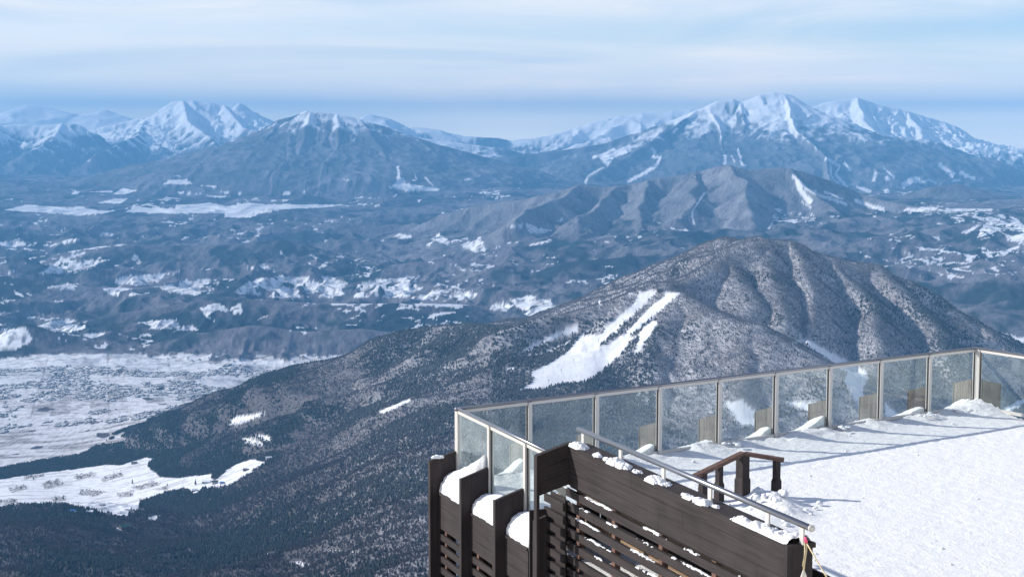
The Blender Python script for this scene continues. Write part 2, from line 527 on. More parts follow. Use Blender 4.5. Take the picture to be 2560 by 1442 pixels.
mountain(3, [[(900, 690, 14.2), (1000, 660), (1120, 645), (1230, 660), (1330, 665)], [(100, 640, 15.5), (300, 610), (500, 615), (700, 600)]], 170, 600, 0.02, 55, 330, 2, 20, 235, 0.35)
mountain(3, [[(2080, 620, 12.4), (2180, 590), (2300, 600), (2420, 640), (2560, 690, 11)], [(2130, 690, 10.8), (2260, 660), (2400, 700), (2560, 760, 9.8)]], 170, 500, 0.02, 60, 330, 2, 20, 240, 0.4)
# the ski hill and its shoulders
mountain(2, [[(1640, 706, 6.0), (1700, 668, 6.1), (1745, 634, 6.15), (1786, 602, 6.2), (1815, 595, 6.2), (1832, 606, 6.15)]], 620, 1150, 0.05, 25, 200, 2, 40, 250, 0.3)
mountain(2, [[(1872, 593, 5.9), (1838, 613, 5.82), (1770, 655, 5.7), (1700, 688, 5.6), (1640, 707, 5.5), (1560, 738, 5.45), (1450, 775, 5.42), (1350, 802, 5.4), (1290, 818, 5.4), (1240, 835, 5.4)],
             [(1872, 593, 5.9), (1900, 600), (1950, 604, 5.9), (1985, 611), (2030, 632), (2080, 645), (2130, 655), (2200, 664, 5.88), (2260, 699, 5.85), (2330, 750, 5.78), (2400, 800, 5.7), (2440, 817, 5.65),
              (2470, 850, 5.6), (2530, 890, 5.5), (2640, 960, 5.4)],
             [(1960, 606, 5.88), (1968, 680, 5.67), (1985, 760, 5.44), (2012, 850, 5.2), (2050, 905, 5.05)],
             [(2075, 648, 5.88), (2105, 700, 5.7), (2160, 790, 5.43), (2215, 880, 5.18)],
             [(2200, 668, 5.86), (2270, 740, 5.68), (2330, 830, 5.42), (2380, 910, 5.2)],
             [(1880, 602, 5.88), (1872, 650, 5.73), (1890, 720, 5.5), (1930, 800, 5.26)],
             [(1800, 642, 5.75), (1805, 690, 5.6), (1840, 750, 5.4)]], 640, 1100, 0.08, 72, 330, 2.5, 40, 263, 0.30, warp=0.35, rnd=28, swa=.5)
mountain(2, [[(1640, 707, 5.5), (1700, 732, 5.32), (1780, 772, 5.17), (1836, 800, 5.06), (1890, 812, 4.97), (1950, 855, 4.86), (2070, 914, 4.72)],
             [(1890, 812, 4.97), (1880, 880, 4.83), (1860, 950, 4.68)], [(1700, 732, 5.32), (1660, 800, 5.15), (1640, 880, 4.98), (1640, 960, 4.8)]], 300, 520, 0.12, 26, 200, 1.2, 30, 270, 0.25, warp=0.2, rnd=45)
mountain(1, [[(1290, 822, 5.5), (1240, 818, 5.7), (1190, 812, 5.9), (1100, 820, 6.0), (1020, 831), (960, 843, 6.1), (880, 880, 6.2), (800, 902, 6.3), (700, 931, 6.4), (640, 949, 6.45), (560, 976, 6.55)],
             [(1190, 812, 5.9), (1100, 870, 5.6), (1000, 930, 5.5)]], 190, 230, 0.04, 18, 250, 0.8, 15, 280, 0.3)
mountain(1, [[(-300, 1262, 4.1), (0, 1284), (60, 1268), (120, 1266), (180, 1283), (250, 1296), (290, 1318, 3.95)]], 70, 200, 0.05, 10, 120, 0.6, 8, 290, 0.4)
mountain(1, [[(-200, 1400, 3.3), (0, 1378, 3.3), (140, 1392, 3.25), (300, 1425, 3.1)], [(250, 1378, 3.7), (480, 1370, 3.6), (700, 1395, 3.3), (900, 1420, 2.9)]], 60, 200, 0.05, 12, 120, 0.6, 8, 295, 0.4)

Xf, Yf, Zf = Xg.astype(np.float32), Yg.astype(np.float32), Zg.astype(np.float32)
# where each point of the ground shows in the photo, to lay out the ski runs and fields that are mapped from it
zc = Zf - EYE
dep = Yf * CA - zc * SA
PX = 1280 + F * Xf / dep
PY = 721 - F * (Yf * SA + zc * CA) / dep
tanb = -zc / Yf
vis = np.ones_like(Zf, bool)
run = np.full(NU, 1e9)
tol = np.zeros_like(Zf)
for r in range(NR):
    tol[r] = tanb[r] - run
    if ys[r] > 900:
        run = np.minimum(run, tanb[r])
# tol > 0 : hidden behind nearer ground by that much (tangent)

gyz, gxz = np.gradient(Zf)
sy = gyz / np.gradient(ys)[:, None].astype(np.float32)
dX = (Yf * (us[1] - us[0])).astype(np.float32)
sx = gxz / dX
sy = sy - sx * Ug.astype(np.float32)
slope = np.hypot(sx, sy)
elevm = Zf + 1765.0


def poly(pts_, d0, d1, jit=2.0, js=120.0, seed=0):
    """mask of ground points inside a photo-mapped outline between two distances; jittered edge"""
    r0, r1 = np.searchsorted(ys, [d0 * 1000, d1 * 1000])
    pa = np.array(pts_, float)
    out = np.zeros(Zf.shape, bool)
    X, Y = PX[r0:r1], PY[r0:r1]
    m = (X > pa[:, 0].min() - 8) & (X < pa[:, 0].max() + 8) & (Y > pa[:, 1].min() - 8) & (Y < pa[:, 1].max() + 8)
    x, y = X[m].astype(float), Y[m].astype(float)
    if len(x) == 0:
        return out
    gx, gy = Xf[r0:r1][m], Yf[r0:r1][m]
    x = x + jit * 2.5 * fbm(gx / js, gy / js, 3, seed + 1)
    y = y + jit * 0.8 * fbm(gx / js + 31, gy / js, 3, seed + 2)
    ins = np.zeros(x.shape, bool)
    n = len(pa)
    j = n - 1
    for i in range(n):
        xi, yi, xj, yj = pa[i, 0], pa[i, 1], pa[j, 0], pa[j, 1]
        if yi != yj:
            c = ((yi > y) != (yj > y)) & (x < (xj - xi) * (y - yi) / (yj - yi) + xi)
            ins ^= c
        j = i
    t_ = out[r0:r1]
    t_[m] = ins
    return out


def strip(pts_, d0, d1, w, **kw):
    """a run of width w (photo px) along a centre line"""
    a = [Vector(p[:2]) for p in pts_]
    ws = [p[2] if len(p) > 2 else w for p in pts_]
    L_, R_ = [], []
    for i, p in enumerate(a):
        t_ = (a[min(i + 1, len(a) - 1)] - a[max(i - 1, 0)]).normalized()
        nrm = Vector((-t_.y, t_.x)) * ws[i] / 2
        L_.append(tuple(p + nrm)); R_.append(tuple(p - nrm))
    return poly(L_ + R_[::-1], d0, d1, **kw)

# open snow: ski runs, paddies, clearings (outlines measured on the photo, laid on the ground between two distances in km)
OPEN = np.zeros(Zf.shape, np.float32)
FIELD = np.zeros(Zf.shape, bool)
FIELDM = None
k_ = 0
FAR = [  # far basin, D 18..30
    [(406, 461), (427, 450), (470, 449), (482, 460)], [(175, 487), (188, 478), (200, 479), (191, 486)], [(225, 480), (282, 476), (280, 482)],
    [(282, 486), (306, 471), (343, 476), (312, 486)],
    [(10, 526), (67, 511), (100, 514), (168, 519), (201, 516), (242, 526), (292, 526), (255, 534), (188, 539), (134, 533), (67, 529)],
    [(312, 528), (366, 519), (437, 521), (440, 512), (487, 511), (524, 506), (564, 516), (621, 507), (672, 511), (739, 512), (860, 512), (806, 519), (705, 523), (658, 533),
     (625, 544), (564, 543), (558, 533), (504, 533), (370, 533)],
    [(242, 508), (289, 496), (319, 497), (302, 509)], [(440, 481), (462, 478), (484, 484), (460, 487)], [(495, 464), (541, 465), (541, 468)],
    [(544, 479), (605, 482), (600, 486)], [(514, 490), (578, 490), (550, 495)], [(692, 486), (715, 479), (729, 481), (725, 486)], [(752, 483), (762, 477), (769, 483)],
    [(432, 440), (452, 438), (450, 443)], [(968, 469), (994, 455), (1050, 464), (1105, 472), (1092, 478), (1018, 478)], [(990, 440), (1010, 445), (1015, 455), (1000, 458)],
    [(1155, 449), (1175, 446), (1185, 452)], [(860, 448), (876, 449), (868, 452)], [(1040, 500), (1053, 500), (1048, 506)], [(160, 396), (192, 390), (190, 398), (170, 400)]]
for pl in FAR:
    k_ += 3
    FIELD |= poly(pl, 17.5, 33, 1.5, 500, k_)
for ln, w in (([(994, 415), (998, 440), (992, 460)], 7), ([(1035, 432), (1043, 449), (1031, 452)], 3), ([(1062, 442), (1082, 464)], 3), ([(200, 399), (235, 402)], 3)):
    k_ += 3
    FIELD |= strip(ln, 22, 33, w, jit=1.0, js=300, seed=k_)
RUNS_M = [([(1606, 361), (1560, 372), (1500, 388), (1480, 394)], 5), ([(1576, 370), (1530, 388), (1512, 412)], 13), ([(1540, 376), (1500, 396)], 11), ([(1510, 418), (1470, 440), (1463, 460)], 4),
          ([(1626, 371), (1638, 381), (1633, 393), (1650, 394), (1644, 410), (1616, 430), (1569, 454)], 6), ([(1646, 331), (1626, 352)], 5), ([(1693, 321), (1683, 334)], 5),
          ([(1844, 371), (1855, 412), (1868, 415)], 4), ([(1814, 388), (1811, 412)], 6), ([(1828, 388), (1838, 408)], 3), ([(2062, 395), (2100, 415), (2088, 435), (2118, 469)], 6),
          ([(2075, 408), (2078, 440), (2100, 468)], 3), ([(2110, 405), (2127, 428)], 5), ([(2140, 465), (2177, 480)], 7), ([(2190, 428), (2184, 455)], 6),
          ([(2207, 418), (2237, 445)], 4), ([(2212, 443), (2225, 450)], 7), ([(2255, 466), (2280, 450), (2300, 450)], 11), ([(2298, 459), (2321, 449), (2342, 459)], 4),
          ([(2348, 410), (2384, 440)], 8), ([(2399, 429), (2420, 442), (2439, 447)], 7), ([(2210, 480), (2222, 478)], 9), ([(1780, 300), (1800, 285)], 6), ([(2380, 452), (2402, 450)], 5)]
for ln, w in RUNS_M:
    k_ += 3
    FIELD |= strip(ln, 22, 33, w * 1.35, jit=1.2, js=260, seed=k_)
RUNS_D = [([(1980, 439), (1998, 455), (2020, 474), (2070, 495), (2118, 512)], 5), ([(1992, 450), (2003, 480), (2028, 507)], 9), ([(2135, 501), (2175, 515), (2212, 525)], 6), ([(2060, 479), (2108, 498)], 3),
          ([(2004, 505), (2030, 520)], 2), ([(1763, 480), (1730, 530), (1735, 560)], 3)]
for ln, w in RUNS_D:
    k_ += 3
    RD_ = strip(ln, 13.5, 18.5, w * 1.5, jit=1.0, js=200, seed=k_)
    SK2 = RD_ if k_ == 0 else (SK2 | RD_) if 'SK2' in globals() else RD_
MID = [  # hill country, D 10..19
    [(242, 591), (259, 580), (289, 586)], [(121, 616), (160, 602), (201, 593), (192, 604)], [(-40, 612), (30, 602), (80, 608), (40, 617)],
    [(134, 652), (160, 638), (245, 626), (190, 642), (160, 655)], [(95, 685), (140, 655), (200, 652), (280, 647), (225, 668), (150, 685)],
    [(270, 705), (310, 690), (450, 680), (390, 708), (350, 715)], [(395, 720), (450, 702), (550, 695), (545, 720), (500, 740), (430, 730)],
    [(250, 722), (300, 716), (370, 732), (330, 740), (280, 740)], [(105, 716), (190, 708), (225, 720), (150, 724)], [(-60, 692), (40, 676), (20, 690)],
    [(580, 732), (640, 695), (740, 690), (830, 692), (875, 707), (850, 742), (700, 745)], [(820, 742), (900, 705), (1050, 687), (1040, 710), (1065, 720), (1010, 742), (920, 745)],
    [(1010, 747), (1090, 725), (1195, 732), (1175, 752), (1090, 751)], [(500, 772), (530, 760), (600, 760), (605, 780), (540, 804), (515, 795)],
    [(345, 806), (445, 799), (450, 820), (360, 822)], [(425, 828), (470, 815), (500, 826)], [(90, 815), (145, 800), (215, 800), (220, 822), (170, 832)],
    [(165, 842), (270, 830), (230, 853)], [(-20, 850), (10, 822), (65, 820), (82, 850), (30, 878), (-20, 882)], [(325, 842), (355, 834), (385, 838)],
    [(620, 668), (650, 660), (700, 675), (680, 680)], [(600, 612), (612, 598), (622, 602), (615, 613)], [(985, 592), (1005, 584), (1030, 590), (1005, 597)],
    [(1070, 615), (1095, 580), (1125, 608), (1100, 618)], [(1150, 612), (1200, 588), (1215, 625), (1190, 632)], [(1200, 636), (1240, 628), (1225, 640)],
    [(1122, 660), (1138, 660), (1155, 672)], [(1270, 566), (1300, 556), (1327, 560), (1360, 572), (1385, 574), (1340, 588), (1300, 575)], [(1264, 609), (1285, 602), (1305, 606)],
    [(1307, 619), (1350, 604), (1390, 595), (1370, 606)], [(1275, 748), (1330, 740), (1400, 760), (1430, 765), (1395, 786), (1330, 796), (1305, 780), (1290, 765)],
    [(1212, 772), (1245, 760), (1285, 762), (1262, 778)], [(640, 588), (648, 580), (652, 600)], [(700, 628), (712, 634), (720, 645)], [(330, 640), (350, 636), (360, 655), (345, 660)],
    [(2440, 596), (2462, 552), (2500, 535), (2530, 540), (2560, 560), (2560, 575), (2500, 575)], [(2500, 575), (2600, 570), (2600, 600), (2560, 612), (2520, 600)],
    [(2400, 582), (2440, 560), (2450, 562), (2420, 584)], [(2490, 640), (2540, 612), (2550, 618), (2510, 640)], [(2225, 522), (2300, 518), (2400, 520), (2480, 522), (2480, 528), (2350, 530), (2230, 527)],
    [(2260, 628), (2285, 640), (2270, 645)], [(2300, 645), (2345, 655), (2320, 662)], [(1480, 606), (1510, 600), (1525, 606)], [(2330, 592), (2350, 590), (2345, 600)],
    [(1990, 533), (2030, 535), (2035, 540), (2000, 538)], [(2480, 835), (2520, 828), (2700, 838), (2700, 862), (2510, 856)], [(1390, 556), (1410, 545), (1420, 553)]]
for pl in MID:
    k_ += 3
    FIELD |= poly(pl, 8.0, 19.5, 5.0, 260, k_)
frag = fbm(Xf / 210, Yf / 520, 4, 390, 0.6) > -0.10
FIELD &= frag | (Yf > 17000)
FIELD |= poly([(905, 858), (960, 842), (1065, 828), (1060, 834), (980, 850), (930, 862)], 7.2, 11.5, 2, 200, 5)
PLAIN = poly([(-900, 890), (0, 886), (420, 884), (900, 886), (780, 905), (640, 951), (450, 1012), (378, 1040), (404, 1036), (392, 1052), (290, 1074), (285, 1086), (388, 1063), (403, 1074), (394, 1095),
              (240, 1115), (200, 1135), (100, 1152), (0, 1169), (-900, 1250)], 5.9, 10.3, 3, 90, 7)
LOW = poly([(-700, 1230), (0, 1198), (101, 1182), (269, 1162), (302, 1162), (363, 1143), (386, 1148), (366, 1162), (400, 1192), (437, 1195), (527, 1185), (534, 1202), (584, 1162), (631, 1148), (665, 1155),
            (598, 1198), (571, 1215), (504, 1222), (487, 1239), (464, 1222), (417, 1232), (370, 1246), (349, 1252), (349, 1272), (322, 1282), (300, 1345), (286, 1338), (290, 1303),
            (250, 1300), (0, 1300), (-700, 1300)], 4.15, 6.0, 2.5, 60, 8)
LOW |= poly([(353, 1302), (375, 1290), (402, 1285), (386, 1303)], 4.0, 5.2, 1.5, 40, 9)
LOW |= poly([(284, 1338), (292, 1318), (306, 1318), (300, 1345)], 3.9, 4.8, 1, 40, 9)
KOSHA = [[(1596, 731), (1648, 725), (1616, 760), (1551, 817), (1539, 836), (1505, 838), (1508, 825), (1560, 780), (1585, 758)],
         [(1653, 731), (1705, 732), (1648, 782), (1591, 824), (1573, 844), (1551, 842), (1591, 800), (1630, 764), (1655, 745), (1664, 738)],
         [(1452, 841), (1511, 836), (1573, 842), (1591, 847), (1568, 886), (1499, 955), (1408, 960), (1328, 977), (1295, 976), (1334, 954), (1326, 931), (1385, 902), (1419, 879)],
         [(1632, 803), (1646, 805), (1621, 845), (1604, 874), (1547, 914), (1462, 957), (1499, 931), (1566, 881), (1583, 851), (1611, 817)],
         [(1291, 887), (1328, 862), (1385, 834), (1442, 813), (1448, 828), (1397, 843), (1328, 876)], [(1263, 920), (1288, 917), (1283, 926)],
         [(1976, 859), (2013, 847), (2062, 874), (2108, 896), (2165, 930), (2172, 948), (2158, 970), (2163, 1015), (2155, 1032), (2135, 1000), (2108, 952), (2118, 935), (2090, 912), (2040, 882), (2010, 856)],
         [(1806, 1010), (1850, 996), (1890, 1030), (1880, 1045), (1830, 1042)], [(1830, 1048), (1890, 1045), (1930, 1060), (1860, 1070)], [(1955, 1002), (2040, 1008), (2035, 1035), (1975, 1015)],
         [(2213, 1008), (2255, 1045), (2240, 1052), (2212, 1050)], [(2490, 1032), (2545, 1000), (2580, 1000), (2520, 1035)], [(2165, 657), (2195, 659), (2190, 664)]]
SKI = np.zeros(Zf.shape, bool)
for pl in KOSHA:
    k_ += 3
    SKI |= poly(pl, 3.8, 6.3, 1.2, 40, k_)
for ln, w in (([(1368, 879), (1395, 868), (1425, 856)], 5), ([(2215, 962), (2260, 977)], 4), ([(1570, 735), (1590, 742)], 5), ([(1497, 753), (1499, 768)], 6), ([(1240, 898), (1380, 880)], 2.5),
              ([(1978, 858), (1995, 875), (2020, 890)], 2.5), ([(2000, 1060), (2130, 1075)], 3), ([(2300, 1000), (2420, 1030)], 2)):
    k_ += 3
    SKI |= strip(ln, 3.8, 6.3, w, jit=1, js=40, seed=k_)
SKI &= ~poly([(1494, 868), (1530, 836), (1556, 836), (1524, 862)], 4, 6, 1.5, 30, 3)
SKI &= ~poly([(1440, 966), (1498, 934), (1553, 886), (1578, 849), (1600, 842), (1583, 889), (1516, 944), (1472, 962)], 4, 6, 1.0, 30, 3)
SKI &= ~poly([(1542, 840), (1600, 778), (1646, 737), (1653, 742), (1604, 790), (1558, 840)], 4, 6, 1.0, 30, 4)
CLEAR = [[(571, 1058), (591, 1041), (665, 1031), (638, 1045), (591, 1062)], [(601, 1094), (630, 1096), (657, 1108), (655, 1114), (610, 1103)], [(632, 1089), (662, 1088), (685, 1096), (668, 1101)],
         [(942, 1030), (1025, 996), (1027, 1003), (956, 1037)]]
for pl in CLEAR:
    k_ += 3
    SKI |= poly(pl, 4.0, 7.0, 1.0, 40, k_)
SKI |= strip([(806, 1377), (850, 1376), (905, 1381)], 2.4, 4.2, 4, jit=2, js=40, seed=4)
SKI |= strip([(660, 1388), (700, 1380)], 2.4, 4.2, 4, jit=2, js=40, seed=4)
SKI |= strip([(722, 1408), (745, 1405), (775, 1418)], 2.4, 4.2, 7, jit=2, js=40, seed=5)

PLAIN &= (own == 0) | (own == 2)
ORCH = np.zeros(Zf.shape, bool)
for pl in ([(183, 1190), (232, 1180), (242, 1190), (190, 1201)], [(252, 1196), (300, 1179), (312, 1189), (256, 1204)], [(105, 1206), (150, 1197), (157, 1214), (112, 1223)], [(325, 1217), (385, 1203), (402, 1211), (350, 1224)],
           [(200, 1226), (272, 1227), (240, 1241), (198, 1236)], [(292, 1234), (332, 1224), (334, 1238), (300, 1244)], [(20, 1220), (60, 1212), (70, 1222), (30, 1232)], [(380, 1222), (420, 1216), (425, 1226)],
           [(-20, 1252), (40, 1246), (45, 1256), (-20, 1262)], [(130, 1247), (160, 1240), (165, 1250), (135, 1254)], [(60, 1190), (110, 1184), (112, 1190), (60, 1198)]):
    k_ += 3
    ORCH |= poly(pl, 4.2, 6.0, 2.0, 25, k_)
ORCH &= gn(Xf / 12, Yf / 40, 399) > -0.45
SNOW = np.array((0.84, 0.85, 0.88)); DECI = np.array((0.098, 0.086, 0.102)); CONI = np.array((0.022, 0.032, 0.036))
fx, fy = Xf, Yf
nA = fbm(fx / 900, fy / 1300, 4, 301)
nB = fbm(fx / 160, fy / 260, 3, 305)
nC = gn(fx / 24, fy / 34, 311) * 0.6 + gn(fx / 11, fy / 15, 312) * 0.4
fine = rng.random(Zf.shape, dtype=np.float32) - 0.5
# how much lies in evergreen: gullies and low hills
con = sst(-0.05, 0.35, nA * 0.9 + nB * 0.7 + 0.10)
con = np.where(own == 2, sst(0.25, 0.55, nA + nB * 0.6) * 0.5, con)
con = np.where((own >= 5), con * 0.4, con)
con = np.clip(con - 0.8 * gul * (own >= 4), 0, 1)
con = np.where(own == 4, con * 0.45, con)
tone_var = 1.0 + 0.55 * nC + 0.35 * nB + 0.5 * fine  # noise tone of the bare woods, varying at random
col = DECI[None, None] * np.clip(tone_var, 0.3, 3)[..., None]
col = col * (1 - con[..., None]) + (CONI[None, None] * np.clip(1 + 0.6 * nC, 0.3, 2)[..., None]) * con[..., None]
# high snow above the trees: by height, steep rock stays dark
thr = np.where(own == 6, 1300.0, np.where(own == 5, 1420.0, np.where(own == 7, 750.0, np.where(own == 8, 1000.0, np.where(own == 9, 900.0, 2600.0)))))
sp = ridged(fx / 260, fy / 420, 4, 330, 0.6)
sn = sst(-0.05, 0.40, (elevm - thr) / 700.0 + (sp - 0.6) * 0.5 + 0.9 * gul + 0.2 * nB + 0.2 * nC - 0.1 * (slope - 0.6))
sn = np.where(own >= 5, sn, 0)
# a dusting of snow between bare trees everywhere
sn = np.maximum(sn * 0.92, 0.0)
dust = np.where(own >= 4, 0.15, 0.07) * np.clip(1 + 1.6 * nB + 0.9 * nC, 0, 3) * (1 - con)
sn = np.clip(sn + dust, 0, 1)
# small scattered fields in the hill country
flat = sst(0.16, 0.05, slope)
pf = fbm(fx / 900, fy / 1800, 2, 340) * 0.8 + 0.80 * fbm(fx / 130, fy / 240, 3, 341, 0.6)
small = (pf > 0.33 + 0.12 * (Yf > 15500) + 0.08 * (own == 4)) & (Yf > 10300) & (Yf < 25000) & (own <= 4) & (slope < 0.3)
sn = np.where(small, 0.85, sn)
# worked land: paddies, orchards, lanes
ca, sa = math.cos(0.25), math.sin(0.25)
gx_, gy_ = fx * ca + fy * sa, -fx * sa + fy * ca
cell = _h(np.floor(gx_ / 90).astype(np.int64), np.floor(gy_ / 150).astype(np.int64), 5) / 1024.0
edge = np.minimum(np.abs(gx_ / 90 - np.floor(gx_ / 90) - 0.5), 9)
lane = ((np.abs(((gx_ / 360) % 1) - 0.5) > 0.486) | (np.abs(((gy_ / 300) % 1) - 0.5) > 0.475))
lane2 = (np.abs(((gy_ / 75) % 1) - 0.5) > 0.46)
orch = sst(0.05, 0.45, fbm(fx / 500, fy / 600, 3, 350) + 0.5 * (cell - 0.5) + np.where(Yf < 8300, 0.12, -0.45) * (PX < 900))
wl = 0.88 - 0.50 * orch * (0.7 + 0.5 * gn(fx / 40, fy / 12, 351)) - 0.14 * (cell > 0.75) - 0.25 * lane2 * (cell > 0.4) - 0.22 * lane
wl = wl + 0.10 * fine - 0.03 * (Yf < 9300) - 0.22 * (gn(fx / 35, fy / 35, 355) > 0.12) * (Yf > 6500) * (Yf < 9300)
townm = sst(0.05, 0.30, fbm(fx / 420, fy / 500, 3, 360) - np.abs((PY - 965) / 230.0) + 0.32) * (PLAIN) * (Yf < 9500) * (0.35 + 0.65 * (fbm(fx / 130, fy / 190, 3, 362) > -0.05))
wl = wl - 0.28 * (gn(fx / 60, fy / 22, 353) > 0.22) * sst(8600, 9300, Yf) - 0.3 * (np.abs(((gy_ / 210) % 1) - 0.5) > 0.42) * (Yf > 8900) - 0.2 * (gn(fx / 50, fy / 28, 354) > 0.2) * (Yf < 8600)
wl = wl - 0.3 * townm * (gn(fx / 22, fy / 30, 361) > 0.0)
grove = (fbm(fx / 130, fy / 260, 2, 365) > 0.50) & (Yf < 9300)
wl = np.clip(wl, 0.12, 0.95)
sn = np.where(PLAIN, np.where(grove, 0.0, wl), sn)
lowp = 0.95 - 0.6 * sst(0.10, 0.24, fbm(gx_ / 130, gy_ / 45, 3, 370)) * (0.6 + 0.4 * gn(fx / 9, fy / 30, 372)) - 0.35 * (gn(gx_ / 40, gy_ / 14, 371) > 0.45) - 0.06 * (np.abs(((gy_ / 48) % 1) - 0.5) > 0.44)
lowp = np.where(ORCH, 0.38 + 0.3 * gn(fx / 7, fy / 30, 373), np.maximum(lowp, 0.62))
sn = np.where(LOW, np.clip(lowp, 0.1, 1), sn)
wl_b = 0.75 - 0.45 * sst(-0.1, 0.35, fbm(gx_ / 260, gy_ / 90, 3, 375)) - 0.2 * (gn(fx / 18, fy / 60, 376) > 0.1)
sn = np.where(PLAIN & ~grove & (PY > 1045), np.clip(wl_b, 0.1, 1), sn)
YF_ = Yf; Yf = np.where(YF_ > 20000, 100.0, YF_).astype(np.float32)
br = 0.93 + 0.1 * nB - 0.55 * (gn(fx / 55, fy / 75, 380) + 0.5 * gn(fx / 25, fy / 30, 381) > 0.42) * (Yf > 8000) - 0.35 * (np.abs(((gy_ / 130) % 1) - 0.5) > 0.42) * (Yf > 8000) - 0.3 * (gn(fx / 70, fy / 260, 383) > 0.25) * (Yf > 8000) * (Yf < 19000)
Yf = YF_
sn = np.where(FIELD, np.clip(br, 0.15, 1), sn)
sn = np.where(SK2, 0.9, sn)
sn = np.where(SKI, 0.96 - 0.10 * (gn(fx / 9, fy / 60, 388) > 0.3) - 0.06 * nB, sn)
near_floor = (Yf < 6600) & ~PLAIN & ~LOW & ~SKI & ~FIELD
floorv = np.clip(0.52 + 0.3 * nB + 0.12 * nC + 0.5 * gul * (own == 2), 0.15, 0.95)
KH = (own == 2) * sst(1000, 1300, PX) * (1 - 0.6 * sst(2020, 2330, PX + 0.35 * (PY - 800)))  # right flank lowered: its shade is put into floor colour and frost
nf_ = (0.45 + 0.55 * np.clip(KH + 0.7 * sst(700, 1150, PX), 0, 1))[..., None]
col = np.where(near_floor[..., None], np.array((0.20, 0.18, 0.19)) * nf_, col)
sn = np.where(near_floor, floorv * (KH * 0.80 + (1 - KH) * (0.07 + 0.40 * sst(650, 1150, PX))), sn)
brown = np.array((0.17, 0.14, 0.13))
col = np.where(((PLAIN & ~grove) | LOW)[..., None], brown, col)
sn = sn[..., None]
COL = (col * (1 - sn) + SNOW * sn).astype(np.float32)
COL *= (1 + 0.10 * fine[..., None] * (Yf[..., None] < 7000))
# sea and far plain under the sky edge stay dark
COL = np.clip(COL, 0.01, 0.92)

m_ter = col_mat("snowy_terrain", 0.95, 0.05)
Vt = np.stack([Xf, Yf, Zf], -1).reshape(-1, 3)
Ct = COL.reshape(-1, 3)
idx = np.arange(NR * NU, dtype=np.int32).reshape(NR, NU)
Q = np.stack([idx[:-1, :-1], idx[:-1, 1:], idx[1:, 1:], idx[1:, :-1]], -1)
fo = own[:-1, :-1]
visq = tol < 0.02
vq = visq[:-1, :-1] | visq[1:, 1:]
parts = {'ground': (fo == 0) | (fo == 3), 'wooded_shoulder': fo == 1, 'ski_hill': fo == 2, 'middle_mountain': fo == 4, 'broad_cone_mountain': fo == 5,
         'twin_peak_mountain': fo == 6, 'snowy_range': (fo == 7), 'jagged_range': (fo == 8), 'distant_range': fo == 9}
for nm, sel in parts.items():
    q_ = Q[sel]
    if len(q_) == 0: continue
    uq = np.unique(q_)
    mp_ = np.zeros(NR * NU, np.int32); mp_[uq] = np.arange(len(uq), dtype=np.int32)
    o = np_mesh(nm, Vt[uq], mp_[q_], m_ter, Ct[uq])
    tag(o, kind='structure')

# ------------------------------------------------------------------ woods, town, farms
def hit(px, py):
    """where a sight line of the photo meets the ground"""
    u, t_ = ray(px, py)
    j = (u - U0) / (U1 - U0) * (NU - 1); j0 = int(j); fj = j - j0
    tb = tanb[:, j0] * (1 - fj) + tanb[:, j0 + 1] * fj
    r = int(np.argmax((tb <= t_) & (ys > 1500)))
    f = float((tb[r - 1] - t_) / max(tb[r - 1] - tb[r], 1e-9)); f = min(max(f, 0), 1)
    D = float(ys[r - 1] + (ys[r] - ys[r - 1]) * f)
    z = Zf[r - 1, j0] * (1 - f) * (1 - fj) + Zf[r - 1, j0 + 1] * (1 - f) * fj + Zf[r, j0] * f * (1 - fj) + Zf[r, j0 + 1] * f * fj
    return Vector((u * D, D, float(z)))


def tmesh(tiers, n, r0, seed, snow):
    """conifer: jagged stacked skirts"""
    g = np.random.default_rng(seed)
    V, T_, Cc = [], [], []
    for k in range(tiers):
        zb, zt = 0.08 + 0.84 * k / tiers, min(1.0, 0.08 + 0.84 * (k + 1.75) / tiers)
        rr = r0 * (1 - 0.8 * k / tiers)
        b = len(V)
        V.append((0, 0, zt)); Cc.append(0.35 * snow)
        for i in range(n):
            a = 2 * math.pi * (i + 0.5 * (k % 2)) / n + g.uniform(-.15, .15)
            q_ = rr * (1.15 if i % 2 else 0.6) * g.uniform(.8, 1.15)
            V.append((q_ * math.cos(a), q_ * math.sin(a), zb + g.uniform(-.03, .03)))
            Cc.append(snow * (g.uniform(0.2, 1.0) if i % 2 else 0.0))
        for i in range(n):
            T_.append((b, b + 1 + i, b + 1 + (i + 1) % n))
    return np.array(V, np.float32), np.array(T_, np.int32), np.array(Cc, np.float32)


def dmesh(n, seed):
    """leafless tree: trunk and a spray of thin limbs"""
    g = np.random.default_rng(seed)
    V, T_, Cc = [], [], []
    for i in range(n):
        a = 2 * math.pi * i / n + g.uniform(-.3, .3)
        sp_ = g.uniform(.14, .27) if i else 0.03
        top = (sp_ * math.cos(a), sp_ * math.sin(a), g.uniform(.7, 1.0))
        base = (sp_ * .15 * math.cos(a), sp_ * .15 * math.sin(a), 0.0 if i == 0 else g.uniform(.1, .3))
        w = 0.035
        pa = a + math.pi / 2 + g.uniform(-.6, .6)
        b = len(V)
        mid = [base[k] * .45 + top[k] * .55 for k in range(3)]
        V += [base, (mid[0] + w * math.cos(pa), mid[1] + w * math.sin(pa), mid[2]), (mid[0] - w * math.cos(pa), mid[1] - w * math.sin(pa), mid[2] + .06), top]
        Cc += [0.05, g.uniform(0, .5), g.uniform(0, .5), g.uniform(.1, .9)]
        T_ += [(b, b + 1, b + 2), (b + 1, b + 3, b + 2)]
    return np.array(V, np.float32), np.array(T_, np.int32), np.array(Cc, np.float32)


